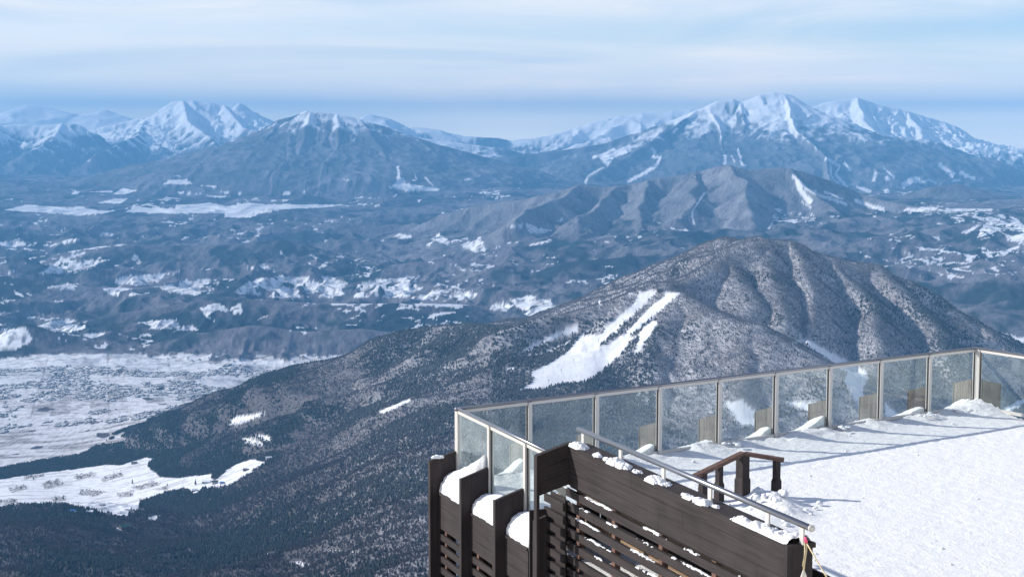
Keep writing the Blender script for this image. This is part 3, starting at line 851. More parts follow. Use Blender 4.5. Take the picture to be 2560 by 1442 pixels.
def scatter(n, wmap, seed):
    g = np.random.default_rng(seed)
    w = wmap[:-1, :-1].ravel().astype(np.float64)
    cs = np.cumsum(w)
    i = np.searchsorted(cs, g.random(n) * cs[-1])
    r, c = i // (NU - 1), i % (NU - 1)
    a, b = g.random(n), g.random(n)
    out = []
    for M in (Xf, Yf, Zf):
        out.append(M[r, c] * (1 - a) * (1 - b) + M[r, c + 1] * (1 - a) * b + M[r + 1, c] * a * (1 - b) + M[r + 1, c + 1] * a * b)
    return np.stack(out, 1), r, c


def plant(pos, hgt, wid, tmpls, cA, cS, seed, vary=0.3, frost=None):
    g = np.random.default_rng(seed)
    Vs, Ts, Cs = [], [], []
    base = 0
    which = g.integers(0, len(tmpls), len(pos))
    for k, (V, T_, s) in enumerate(tmpls):
        sel = np.where(which == k)[0]
        m = len(sel)
        if m == 0: continue
        a = g.random(m) * 6.283
        h = hgt[sel] * g.uniform(.7, 1.25, m)
        w = wid[sel] * h
        x = (V[None, :, 0] * np.cos(a)[:, None] - V[None, :, 1] * np.sin(a)[:, None]) * w[:, None]
        y = (V[None, :, 0] * np.sin(a)[:, None] + V[None, :, 1] * np.cos(a)[:, None]) * w[:, None]
        z = V[None, :, 2] * h[:, None] - 0.3
        P_ = np.stack([x + pos[sel, 0:1], y + pos[sel, 1:2], z + pos[sel, 2:3]], -1).reshape(-1, 3)
        f = s[None, :] * np.clip(g.uniform(.2, 1.6, m), 0, 1)[:, None]
        if frost is not None: f = f * frost[sel][:, None]
        br = (1 + vary * g.uniform(-1, 1, m))[:, None, None]
        c_ = cA[sel][:, None, :] * br * (1 - f[..., None]) + cS * f[..., None]
        Vs.append(P_); Cs.append(c_.reshape(-1, 3))
        Ts.append((T_[None] + (np.arange(m) * len(V))[:, None, None] + base).reshape(-1, 3))
        base += m * len(V)
    return np.concatenate(Vs), np.concatenate(Ts), np.concatenate(Cs)


cellA = (dX * np.gradient(ys)[:, None]).astype(np.float32)
inview = (tol < 0.012) & (np.abs(Ug) < 0.37)
bare = PLAIN | LOW | SKI | FIELD
# evergreens gather on the long shoulder and the near hills, thin out on the ski hill
cmix = 0.04 + 0.9 * sst(-0.10, 0.32, fbm(fx / 420, fy / 620, 4, 401, 0.55) + 0.25 * fbm(fx / 60, fy / 60, 2, 405) + 0.05)
cmix = np.where((own == 2) & (PX > 1150), 0.015 + 0.55 * sst(0.25, 0.6, fbm(fx / 260, fy / 260, 3, 407) + 0.5 * sst(2080, 2300, PX)), cmix)  # extra evergreens on the right flank darken it in place of shade
lowski = (PX > 1230) & (PX < 1640) & (PY > 800) & (Yf < 5400)
cmix = np.where(lowski, np.maximum(cmix, 0.55), cmix)
belt = (Yf > 5000) & (PX < 450) & ~bare
cmix = np.where(belt, 0.9, cmix)
wood = (~bare & (Yf > 2000) & (Yf < 6800) & inview).astype(np.float32)
clump = np.clip(1.0 + 0.8 * fbm(fx / 90, fy / 120, 4, 409), 0.35, 2)
area = float((cellA * wood).sum())
print("wood area km2", area / 1e6)
NC, ND = 135000, 330000
cw = cellA * wood * cmix * clump
dw = cellA * np.where(ORCH & LOW, 0.45 * (gn(fx / 16, fy / 40, 398) > 0.05), 0) + cellA * wood * (1 - cmix) * np.where(own == 2, 1.5, 0.8) * (0.5 + 0.5 * clump)
pc, rc, cc_ = scatter(NC, cw, 41)
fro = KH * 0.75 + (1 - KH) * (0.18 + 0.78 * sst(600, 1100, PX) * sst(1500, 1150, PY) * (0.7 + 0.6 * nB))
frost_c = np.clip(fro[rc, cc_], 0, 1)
m_tree = col_mat("tree_bark_and_needles", 0.95, 0.03)
nrm = pc[:, 1] < 4300
cs_ = np.array([[0.022, 0.031, 0.031]]) * np.ones((NC, 1))
snow_c = np.array((0.66, 0.68, 0.72))
tn = [tmesh(3, 6, .25, 1, .8), tmesh(2, 7, .30, 2, .6), tmesh(3, 6, .2, 3, .4)]
tf = [tmesh(2, 5, .27, 4, .7), tmesh(1, 6, .33, 5, .5)]
mats = []
for nm_, sel, tm in (('near', nrm, tn), ('far', ~nrm, tf)):
    n = int(sel.sum())
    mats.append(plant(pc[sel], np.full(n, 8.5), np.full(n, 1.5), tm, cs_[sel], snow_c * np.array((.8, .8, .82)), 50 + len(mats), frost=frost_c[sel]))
off = len(mats[0][0])
o = np_mesh('conifer_forest', np.concatenate([mats[0][0], mats[1][0]]), np.concatenate([mats[0][1], mats[1][1] + off]), m_tree, np.concatenate([mats[0][2], mats[1][2]]), smooth=False)
tag(o, "dense dark evergreen woods with snow dusted crowns covering the near slopes", 'forest', kind='stuff')
pd_, rd, cd = scatter(ND, dw, 42)
nrm = pd_[:, 1] < 4300
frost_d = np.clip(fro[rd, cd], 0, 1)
br_ = np.where((own[rd, cd] == 2)[:, None], np.array([[0.150, 0.142, 0.160]]), np.array([[0.080, 0.066, 0.078]]))
cs_ = br_
tn = [dmesh(8, 11), dmesh(7, 12), dmesh(9, 13)]
tf = [dmesh(4, 14), dmesh(5, 15)]
mats = []
for sel, tm in ((nrm, tn), (~nrm, tf)):
    n = int(sel.sum())
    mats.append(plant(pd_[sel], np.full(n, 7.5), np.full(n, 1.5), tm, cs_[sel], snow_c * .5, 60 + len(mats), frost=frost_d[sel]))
off = len(mats[0][0])
o = np_mesh('bare_forest', np.concatenate([mats[0][0], mats[1][0]]), np.concatenate([mats[0][1], mats[1][1] + off]), m_tree, np.concatenate([mats[0][2], mats[1][2]]), smooth=False)
tag(o, "leafless grey brown woods on the hill slopes with snow between the trunks", 'forest', kind='stuff')

# town on the plain: roofs too many to count
g = np.random.default_rng(77)
tw = cellA * np.clip(0.12 + fbm(fx / 55, fy / 80, 2, 364), 0, 1) * (townm > 0.25) * (0.25 + townm) * (~grove) * (np.abs(Ug) < .37)
pt, _, _ = scatter(7500, tw, 43)
vil = cellA * ((LOW & (PY > 1258) & (PX < 420)) * 1.0 + 0.0)
nT = len(pt)
ang = 0.25 + (g.integers(0, 2, nT)) * math.pi / 2 + g.normal(0, .15, nT)
lx, ly, hh = g.uniform(4, 9, nT), g.uniform(3, 6, nT), g.uniform(4, 7, nT)
bx_ = np.array([(-1, -1, 0), (1, -1, 0), (1, 1, 0), (-1, 1, 0), (-1, -1, .6), (1, -1, .6), (1, 1, .6), (-1, 1, .6), (-1, 0, 1), (1, 0, 1)], np.float32)
fc = np.array([(0, 1, 5), (0, 5, 4), (1, 2, 6), (1, 6, 5), (2, 3, 7), (2, 7, 6), (3, 0, 4), (3, 4, 7), (4, 5, 9), (4, 9, 8), (6, 7, 8), (6, 8, 9), (5, 6, 9), (7, 4, 8)], np.int32)
X_ = bx_[None, :, 0] * lx[:, None]; Y_ = bx_[None, :, 1] * ly[:, None]
vx = X_ * np.cos(ang)[:, None] - Y_ * np.sin(ang)[:, None] + pt[:, 0:1]
vy = X_ * np.sin(ang)[:, None] + Y_ * np.cos(ang)[:, None] + pt[:, 1:2]
vz = bx_[None, :, 2] * hh[:, None] + pt[:, 2:3]
wc = g.uniform(.08, .4, nT)[:, None, None] * np.array((.95, 1.0, 1.1)) * np.ones((1, 10, 1))
roofsn = (g.random(nT) > .3)[:, None, None] * np.array([0] * 8 + [1, 1])[None, :, None]
wc = wc * (1 - roofsn) + 0.75 * roofsn
o = np_mesh('town_houses', np.stack([vx, vy, vz], -1).reshape(-1, 3), (fc[None] + (np.arange(nT) * 10)[:, None, None]).reshape(-1, 3), m_tree, wc.reshape(-1, 3), smooth=False)
tag(o, "sprawl of tiny houses of the far town on the white plain", 'houses', kind='stuff')


def flat_mat(name, c, rough=0.8, spec=0.2, metal=0.0, noise=0.12, scale=6.0, bump=0.0):
    m = bpy.data.materials.new(name)
    m.use_nodes = True
    t = m.node_tree
    b = t.nodes['Principled BSDF']
    b.inputs['Roughness'].default_value = rough
    b.inputs['Specular IOR Level'].default_value = spec
    b.inputs['Metallic'].default_value = metal
    n = nd(t, 'ShaderNodeTexNoise')
    n.inputs['Scale'].default_value = scale
    n.inputs['Detail'].default_value = 5
    g_ = nd(t, 'ShaderNodeNewGeometry')
    t.links.new(g_.outputs['Position'], n.inputs['Vector'])
    mx = nd(t, 'ShaderNodeMix', data_type='RGBA')
    mx.inputs['A'].default_value = (*[v * (1 - noise) for v in c], 1)
    mx.inputs['B'].default_value = (*[min(1, v * (1 + noise)) for v in c], 1)
    t.links.new(n.outputs['Fac'], mx.inputs['Factor'])
    t.links.new(mx.outputs['Result'], b.inputs['Base Color'])
    if bump:
        bp = nd(t, 'ShaderNodeBump')
        bp.inputs['Strength'].default_value = bump
        t.links.new(n.outputs['Fac'], bp.inputs['Height'])
        t.links.new(bp.outputs[0], b.inputs['Normal'])
    return m


def pymesh(name, verts, faces, mat, parent=None, smooth=False):
    me = bpy.data.meshes.new(name)
    me.from_pydata([tuple(v) for v in verts], [], faces)
    me.materials.append(mat)
    if smooth:
        me.polygons.foreach_set('use_smooth', [True] * len(me.polygons))
    me.update()
    o = bpy.data.objects.new(name, me)
    C.collection.objects.link(o)
    if parent: o.parent = parent
    return o


def empty(name, loc, rz=0.0):
    o = bpy.data.objects.new(name, None)
    C.collection.objects.link(o)
    o.location = loc
    o.rotation_euler = (0, 0, rz)
    return o


M_wall = {'white': flat_mat('pale_render', (.5, .48, .45), noise=.2, scale=.4), 'brown': flat_mat('brown_boards', (.12, .09, .07), noise=.3, scale=.4), 'grey': flat_mat('grey_sheet', (.25, .26, .28), noise=.2, scale=.4)}
M_roof = {'snow': flat_mat('roof_snow', (.82, .84, .88), noise=.05), 'blue': flat_mat('blue_roof', (.04, .16, .42)), 'green': flat_mat('green_roof', (.06, .12, .09)), 'grey': flat_mat('grey_roof', (.12, .12, .14))}
M_dark = flat_mat('dark_window', (.03, .035, .045), rough=.2, spec=.5)
FARM = [((336, 1159), 16, 10, 7, 'grey', 'grey', "grey barn alone at the foot of the wooded belt"),
        ((517, 1207), 22, 12, 8, 'grey', 'snow', "wide snow roofed house beside the small dark fir"),
        ((537, 1209), 15, 9, 9, 'white', 'grey', "tall pale house between the wide snow roofed house and the red brown wood"),
        ((556, 1209), 10, 8, 6, 'white', 'blue', "small blue roofed house at the right end of the farm row"),
        ((487, 1227), 14, 9, 6, 'brown', 'snow', "brown farmhouse below the small dark fir, snow on its roof"),
        ((462, 1226), 11, 8, 6, 'white', 'grey', "little pale house just left of the brown farmhouse below the fir"),
        ((615, 1176), 13, 9, 6, 'brown', 'grey', "grey roofed cabin beside the lane up the side valley"),
        ((672, 1147), 15, 9, 7, 'white', 'snow', "highest white roofed house, at the head of the side valley"),
        ((183, 1280), 12, 8, 6, 'white', 'blue', "bright blue roofed house on the near edge of the white fields"),
        ((151, 1262), 16, 8, 6, 'brown', 'grey', "long dark shed standing out on the white field"),
        ((97, 1259), 10, 8, 5, 'grey', 'snow', "lone snow covered hut farthest left on the fields"),
        ((322, 1275), 12, 9, 7, 'white', 'snow', "pale house at the mouth of the narrow valley, left of the pointed firs"),
        ((353, 1277), 13, 9, 6, 'grey', 'grey', "grey roofed house against the pointed firs"),
        ((312, 1322), 20, 13, 10, 'brown', 'green', "large green roofed house deep in the narrow valley"),
        ((302, 1291), 11, 8, 6, 'brown', 'snow', "brown house above the large green roofed one"),
        ((225, 1281), 14, 9, 6, 'grey', 'snow', "snow roofed house to the right of the bright blue roof"),
        ((255, 1262), 14, 7, 5, 'brown', 'snow', "low snow covered shed behind the dark hilltop wood"),
        ((345, 1300), 9, 7, 5, 'white', 'grey', "small grey roofed house at the corner of the white clearing")]
for (p_, lx_, ly_, h_, wm, rm, lab) in FARM:
    c0 = hit(*p_)
    root = empty('house', c0 + Vector((0, 0, -1)), random.uniform(-.4, .9))
    tag(root, lab, 'house', 'farmhouses in the near valley')
    a, b, h = lx_ / 2 * 1.25, ly_ / 2 * 1.25, h_ * .75 + 1
    hr_ = h + h_ * .5
    pymesh('wall', [(-a, -b, 0), (a, -b, 0), (a, b, 0), (-a, b, 0), (-a, -b, h), (a, -b, h), (a, b, h), (-a, b, h), (-a, 0, hr_ - .1), (a, 0, hr_ - .1)],
           [(0, 1, 5, 4), (2, 3, 7, 6), (1, 2, 6, 9, 5), (3, 0, 4, 8, 7), (3, 2, 1, 0)], M_wall[wm], root)
    e = .8
    pymesh('roof', [(-a - e, -b - e, h - .3), (a + e, -b - e, h - .3), (a + e, 0, hr_), (-a - e, 0, hr_), (a + e, b + e, h - .3), (-a - e, b + e, h - .3),
                    (-a - e, -b - e, h), (a + e, -b - e, h), (a + e, 0, hr_ + .5), (-a - e, 0, hr_ + .5), (a + e, b + e, h), (-a - e, b + e, h)],
           [(0, 3, 2, 1), (3, 5, 4, 2), (6, 7, 8, 9), (9, 8, 10, 11), (0, 1, 7, 6), (4, 5, 11, 10), (1, 2, 8, 7), (2, 4, 10, 8), (0, 6, 9, 3), (3, 9, 11, 5)], M_roof[rm], root)
    for s_ in (-.5, .35):
        pymesh('window', [(a * s_ - 1.2, -b - .05, h * .35), (a * s_ + 1.2, -b - .05, h * .35), (a * s_ + 1.2, -b - .05, h * .75), (a * s_ - 1.2, -b - .05, h * .75),
                          (a * s_ - 1.2, -b + .05, h * .35), (a * s_ + 1.2, -b + .05, h * .35), (a * s_ + 1.2, -b + .05, h * .75), (a * s_ - 1.2, -b + .05, h * .75)],
               [(0, 1, 2, 3), (0, 4, 5, 1), (1, 5, 6, 2), (2, 6, 7, 3), (3, 7, 4, 0)], M_dark, root)
c0 = hit(1649, 729)
root = empty('lift_station', c0 + Vector((0, 0, -1)), .3)
tag(root, "little dark lift hut at the top of the two white ski runs", 'hut')
pymesh('wall', [(-9, -6, 0), (9, -6, 0), (9, 6, 0), (-9, 6, 0), (-9, -6, 8), (9, -6, 8), (9, 6, 8), (-9, 6, 8)], [(3, 2, 1, 0), (0, 1, 5, 4), (1, 2, 6, 5), (2, 3, 7, 6), (3, 0, 4, 7), (4, 5, 6, 7)], M_wall['brown'], root)
pymesh('roof', [(-10, -7, 8), (10, -7, 8), (10, 7, 8), (-10, 7, 8), (-10, 0, 12), (10, 0, 12)], [(0, 1, 5, 4), (2, 3, 4, 5), (1, 2, 5), (3, 0, 4), (3, 2, 1, 0)], M_roof['grey'], root)
lift = empty('ski_lift', hit(1652, 733))
tag(lift, "chairlift climbing between the white ski runs, a row of thin masts with a cable", 'ski lift')
O_ = Vector(lift.location); tops = []
for k in range(10):
    f = k / 9
    c0 = hit(1652 + (1372 - 1652) * f, 735 + (958 - 735) * f ** 1.05) - O_
    tops.append(c0 + Vector((0, 0, 11)))
    pymesh('mast', [(c0.x + a * .45, c0.y + b * .45, c0.z + z_) for z_ in (-1, 11) for a, b in ((-1, -1), (1, -1), (1, 1), (-1, 1))] + [(c0.x + a * 2.6, c0.y + b * .4, c0.z + z_) for z_ in (10.6, 11.3) for a, b in ((-1, -1), (1, -1), (1, 1), (-1, 1))],
           [(0, 1, 5, 4), (1, 2, 6, 5), (2, 3, 7, 6), (3, 0, 4, 7), (8, 9, 13, 12), (9, 10, 14, 13), (10, 11, 15, 14), (11, 8, 12, 15), (12, 13, 14, 15), (11, 10, 9, 8)], M_wall['grey'], lift)
cv_, cf_ = [], []
for sx_ in (-2.4, 2.4):
    for a, b in zip(tops[:-1], tops[1:]):
        n0 = len(cv_); e = Vector((sx_, 0, .3))
        cv_ += [a + e, b + e, b + e + Vector((0, 0, .12)), a + e + Vector((0, 0, .12)), a + e + Vector((.12, .1, .06)), b + e + Vector((.12, .1, .06))]
        cf_ += [(n0, n0 + 1, n0 + 2, n0 + 3), (n0 + 3, n0 + 2, n0 + 5, n0 + 4), (n0 + 4, n0 + 5, n0 + 1, n0)]
pymesh('cable', cv_, cf_, M_wall['grey'], lift)
M_bark = flat_mat('bark', (.07, .05, .04))
M_need = flat_mat('needles', (.03, .045, .035), scale=.5, noise=.4)
FIRS = [((331, 1209), 17, "slim dark fir alone in the middle of the white field"), ((489, 1212), 20, "small dark fir left of the wide snow roofed house"),
        ((546, 1192), 22, "dark fir rising behind the farm row"), ((366, 1300), 26, "broad pointed fir at the left edge of the small white clearing"),
        ((84, 1199), 13, "dark bush like fir at the far left of the white field"), ((140, 1250), 15, "dark fir beside the long shed"),
        ((158, 1248), 15, "second dark fir behind the long shed, nearer the valley"), ((418, 1215), 12, "single little fir on the pale strip below the red brown orchard")]
for (p_, h_, lab) in FIRS:
    root = empty('fir_tree', hit(*p_))
    tag(root, lab, 'tree', 'single firs on the fields')
    V, T_, s_ = tmesh(7, 10, .22, int(p_[0]), .5)
    pymesh('crown', [(v[0] * h_, v[1] * h_, v[2] * h_ + .06 * h_) for v in V.tolist()], [tuple(t_) for t_ in T_.tolist()], M_need, root)
    r_ = .02 * h_
    pymesh('trunk', [(r_ * math.cos(i * 1.047), r_ * math.sin(i * 1.047), z_ * h_) for z_ in (-.05, .5) for i in range(6)], [(i, (i + 1) % 6, 6 + (i + 1) % 6, 6 + i) for i in range(6)], M_bark, root)

# ------------------------------------------------------------------ terrace
def wood_mat(name, c, axis, rough=0.75, var=0.35, streak=1.0):
    """stained boards; grain runs along axis (a unit vector)"""
    m = bpy.data.materials.new(name)
    m.use_nodes = True
    t = m.node_tree
    b = t.nodes['Principled BSDF']
    b.inputs['Roughness'].default_value = rough
    b.inputs['Specular IOR Level'].default_value = 0.25
    g_ = nd(t, 'ShaderNodeNewGeometry')
    ax = Vector(axis).normalized()
    o1 = ax.orthogonal().normalized(); o2 = ax.cross(o1)
    cm = nd(t, 'ShaderNodeCombineXYZ')
    for i, (v, s_) in enumerate(((ax, 1.6), (o1, 38.0), (o2, 38.0))):
        dt = nd(t, 'ShaderNodeVectorMath', operation='DOT_PRODUCT')
        t.links.new(g_.outputs['Position'], dt.inputs[0])
        dt.inputs[1].default_value = v * s_
        t.links.new(dt.outputs['Value'], cm.inputs[i])
    n = nd(t, 'ShaderNodeTexNoise'); n.inputs['Scale'].default_value = 1.0; n.inputs['Detail'].default_value = 6
    n.inputs['Distortion'].default_value = 0.6
    t.links.new(cm.outputs[0], n.inputs['Vector'])
    n2_ = nd(t, 'ShaderNodeTexNoise'); n2_.inputs['Scale'].default_value = 2.3; n2_.inputs['Detail'].default_value = 4
    t.links.new(g_.outputs['Position'], n2_.inputs['Vector'])
    f = mth(t, 'ADD', mth(t, 'MULTIPLY', n.outputs['Fac'], 0.75), mth(t, 'MULTIPLY', n2_.outputs['Fac'], 0.5), clamp=False)
    r = nd(t, 'ShaderNodeValToRGB')
    e = r.color_ramp.elements
    e[0].position = 0.42; e[0].color = (*[v * (1 - var) for v in c], 1)
    e[1].position = 0.82; e[1].color = (*[v * (1 + var * 1.3) for v in c], 1)
    t.links.new(f, r.inputs[0])
    t.links.new(r.outputs[0], b.inputs['Base Color'])
    bp = nd(t, 'ShaderNodeBump'); bp.inputs['Strength'].default_value = 0.35; bp.inputs['Distance'].default_value = 0.004
    t.links.new(n.outputs['Fac'], bp.inputs['Height']); t.links.new(bp.outputs[0], b.inputs['Normal'])
    return m


def snow_mat(name, fleck=0.0, gran=30.0, tint=(0.86, 0.875, 0.90)):
    m = bpy.data.materials.new(name)
    m.use_nodes = True
    t = m.node_tree
    b = t.nodes['Principled BSDF']
    b.inputs['Roughness'].default_value = 0.7
    b.inputs['Specular IOR Level'].default_value = 0.2
    g_ = nd(t, 'ShaderNodeNewGeometry')
    n = nd(t, 'ShaderNodeTexNoise'); n.inputs['Scale'].default_value = gran; n.inputs['Detail'].default_value = 5; n.inputs['Roughness'].default_value = 0.65
    t.links.new(g_.outputs['Position'], n.inputs['Vector'])
    nl = nd(t, 'ShaderNodeTexNoise'); nl.inputs['Scale'].default_value = 5.5; nl.inputs['Detail'].default_value = 6; nl.inputs['Roughness'].default_value = 0.6
    t.links.new(g_.outputs['Position'], nl.inputs['Vector'])
    mx = nd(t, 'ShaderNodeMix', data_type='RGBA')
    mx.inputs['A'].default_value = (*tint, 1)
    mx.inputs['B'].default_value = (tint[0] * .62, tint[1] * .68, tint[2] * .78, 1)
    if fleck:
        f1 = ramp(t, n.outputs['Fac'], [(0.56, 0.0), (0.68, 1.0)], 'LINEAR')
        f2 = ramp(t, nl.outputs['Fac'], [(0.40, 0.0), (0.62, 1.0)], 'LINEAR')
        f3 = ramp(t, nl.outputs['Fac'], [(0.25, 0.12), (0.65, 0.0)], 'LINEAR')
        t.links.new(mth(t, 'ADD', mth(t, 'MULTIPLY', mth(t, 'MULTIPLY', f1, f2), fleck), f3, clamp=True), mx.inputs['Factor'])
    else:
        mx.inputs['Factor'].default_value = 0.0
    t.links.new(mx.outputs['Result'], b.inputs['Base Color'])
    h = mth(t, 'ADD', mth(t, 'MULTIPLY', n.outputs['Fac'], 0.6), nl.outputs['Fac'])
    bp = nd(t, 'ShaderNodeBump'); bp.inputs['Strength'].default_value = 0.8; bp.inputs['Distance'].default_value = 0.03
    t.links.new(h, bp.inputs['Height']); t.links.new(bp.outputs[0], b.inputs['Normal'])
    return m


class MB:
    def __init__(s): s.v = []; s.f = []

    def box(s, o, ax, ay, az, rx, ry, rz):
        b = len(s.v)
        for k in rz:
            for j, i in ((ry[0], rx[0]), (ry[0], rx[1]), (ry[1], rx[1]), (ry[1], rx[0])):
                s.v.append(o + ax * i + ay * j + az * k)
        s.f += [(b, b + 3, b + 2, b + 1), (b + 4, b + 5, b + 6, b + 7), (b, b + 1, b + 5, b + 4), (b + 1, b + 2, b + 6, b + 5), (b + 2, b + 3, b + 7, b + 6), (b + 3, b, b + 4, b + 7)]

    def hexa(s, pts8):
        b = len(s.v)
        s.v += [Vector(p) for p in pts8]
        s.f += [(b, b + 3, b + 2, b + 1), (b + 4, b + 5, b + 6, b + 7), (b, b + 1, b + 5, b + 4), (b + 1, b + 2, b + 6, b + 5), (b + 2, b + 3, b + 7, b + 6), (b + 3, b, b + 4, b + 7)]

    def tube(s, pts_, r, n=14):
        b = len(s.v)
        m = len(pts_)
        pts_ = [Vector(p) for p in pts_]
        for i, p in enumerate(pts_):
            d = (pts_[min(i + 1, m - 1)] - pts_[max(i - 1, 0)]).normalized()
            a = d.orthogonal().normalized() if abs(d.z) > .9 else d.cross(Vector((0, 0, 1))).normalized()
            c = d.cross(a)
            rr = r[i] if isinstance(r, (list, tuple)) else r
            for k in range(n):
                q = 2 * math.pi * k / n
                s.v.append(p + a * (rr * math.cos(q)) + c * (rr * math.sin(q)))
        for i in range(m - 1):
            for k in range(n):
                s.f.append((b + i * n + k, b + i * n + (k + 1) % n, b + (i + 1) * n + (k + 1) % n, b + (i + 1) * n + k))
        s.f.append(tuple(b + k for k in range(n))[::-1]); s.f.append(tuple(b + (m - 1) * n + k for k in range(n)))

    def build(s, name, mat, parent=None, smooth=False):
        o = pymesh(name, s.v, s.f, mat, parent, smooth)
        bm = bmesh.new(); bm.from_mesh(o.data); bmesh.ops.recalc_face_normals(bm, faces=bm.faces); bm.to_mesh(o.data); bm.free()
        return o


UP = Vector((0, 0, 1))
P0 = onz(1145, 1022, 1.23); P0.z = 0
P1 = onz(2440, 870, 1.23); P1.z = 0
dB = (P1 - P0).normalized(); LB = (P1 - P0).length
nB_ = Vector((-dB.y, dB.x, 0))                    # outward, away from the deck
dA = Vector((.4035, -1, 0)).normalized()
nA_ = Vector((dA.y, -dA.x, 0))                    # outward
if nA_.x > 0: nA_ = -nA_
P2d = onz(2560, 888, 1.23); P2d.z = 0
dC = (P2d - P1).normalized(); nC_ = Vector((-dC.y, dC.x, 0))
if nC_.x < 0: nC_ = -nC_
PA = lambda s_, o=0.0, z=0.0: P0 + dA * s_ + nA_ * o + UP * z
PB = lambda s_, o=0.0, z=0.0: P0 + dB * s_ + nB_ * o + UP * z

M_wh = wood_mat('stained_boards', (.037, .030, .030), dA)
M_wv = wood_mat('stained_uprights', (.036, .029, .030), (0, 0, 1))
M_wgrey = wood_mat('weathered_uprights', (.13, .122, .115), (0, 0, 1), var=.5)
M_red = wood_mat('red_brown_uprights', (.15, .085, .065), (0, 0, 1))
M_tan = wood_mat('tan_beams', (.26, .18, .12), dA)
M_void = flat_mat('dark_boards', (.02, .017, .017))
M_alu = flat_mat('beige_aluminium', (.58, .56, .53), rough=.45, spec=.5, noise=.05)
M_rail = flat_mat('satin_metal', (.27, .28, .31), rough=.32, spec=.5, metal=.85, noise=.06)
M_gask = flat_mat('dark_gasket', (.05, .05, .055), rough=.6)
M_snow = snow_mat('soft_snow', 0.0, 45.0)
M_deck = snow_mat('trodden_snow', 1.0, 24.0, (.89, .89, .875))

gl = bpy.data.materials.new('glass')
gl.use_nodes = True
t = gl.node_tree
t.nodes.clear()
tr = nd(t, 'ShaderNodeBsdfTransparent'); tr.inputs[0].default_value = (.965, .988, .982, 1)
gs = nd(t, 'ShaderNodeBsdfGlossy'); gs.inputs['Roughness'].default_value = .03; gs.inputs['Color'].default_value = (.9, .95, .95, 1)
df = nd(t, 'ShaderNodeBsdfDiffuse'); df.inputs[0].default_value = (.86, .93, .91, 1)
g_ = nd(t, 'ShaderNodeNewGeometry')
mp_ = nd(t, 'ShaderNodeMapping'); mp_.inputs['Scale'].default_value = (1, 1, 1)
nn = nd(t, 'ShaderNodeTexNoise'); nn.inputs['Scale'].default_value = 3.2; nn.inputs['Detail'].default_value = 5
t.links.new(g_.outputs['Position'], nn.inputs['Vector'])
dirt = ramp(t, nn.outputs['Fac'], [(0.3, 0.015), (0.7, 0.075)], 'LINEAR')
fr = nd(t, 'ShaderNodeFresnel'); t.links.new(mth(t, 'SUBTRACT', 1.5, mth(t, 'MULTIPLY', g_.outputs['Backfacing'], 1.5 - 1 / 1.5)), fr.inputs['IOR'])
m1 = nd(t, 'ShaderNodeMixShader'); t.links.new(dirt, m1.inputs[0]); t.links.new(tr.outputs[0], m1.inputs[1]); t.links.new(df.outputs[0], m1.inputs[2])
m2 = nd(t, 'ShaderNodeMixShader'); t.links.new(mth(t, 'MULTIPLY', fr.outputs[0], 0.6, clamp=True), m2.inputs[0]); t.links.new(m1.outputs[0], m2.inputs[1]); t.links.new(gs.outputs[0], m2.inputs[2])
go = nd(t, 'ShaderNodeOutputMaterial'); t.links.new(m2.outputs[0], go.inputs[0])


def fence(base, d, n, length, panels, label, zr=1.23, first=True, last=True, rail_r=.027, ext=(.05, .05), rail_mat=None, p0=True):
    root = empty('glass_railing', base)
    tag(root, label, 'railing', 'glass railings round the terrace')
    w = length / panels
    inv = -base
    L = lambda s_, o, z: d * s_ + n * o + UP * z
    r = MB(); r.tube([L(-ext[0], 0, zr), L(length + ext[1], 0, zr)], rail_r)
    r.build('top_rail', rail_mat or M_rail, root, True)
    b = MB(); b.box(Vector((0, 0, 0)), d, n, UP, (0, length), (-.02, .02), (.06, .12))
    b.box(Vector((0, 0, 0)), d, n, UP, (0, length), (-.018, .018), (zr - .065, zr - .02))
    b.build('frame_rail', M_alu, root)
    for i in range(panels + 1):
        if (i == 0 and not first) or (i == panels and not last): continue
        m = MB(); m.box(Vector((0, 0, 0)), d, n, UP, (i * w - .035, i * w + .035), (-.04, .04), (-.12, zr - .02))
        po = m.build('post', M_alu, root)
        m = MB()
        for sg in (-1, 1):
            if 0 < i + sg * .5 < panels:
                m.box(Vector((0, 0, 0)), d, n, UP, (i * w + sg * .037, i * w + sg * .05), (-.012, .012), (.12, zr - .066))
        m.build('gasket', M_gask, po)
    for i in range(panels):
        m = MB(); m.box(Vector((0, 0, 0)), d, n, UP, (i * w + .04, (i + 1) * w - .04), (-.004, .004), (.115, zr - .05))
        m.build('glass_pane', gl, root)
    return root


fence(P0, dB, nB_, LB, 9, "long glass railing with nine panes along the far edge of the terrace")
fence(P0, dA, nA_, 4.12, 3, "short glass railing with three panes running from the corner down to the dark wood wall", first=False, last=False, ext=(0, 0))
fence(P1, dC, nC_, 7.2, 5, "glass railing with the bright top rail turning off at the right end of the terrace", first=True, ext=(0, .05), p0=False).location += dC * 0.09

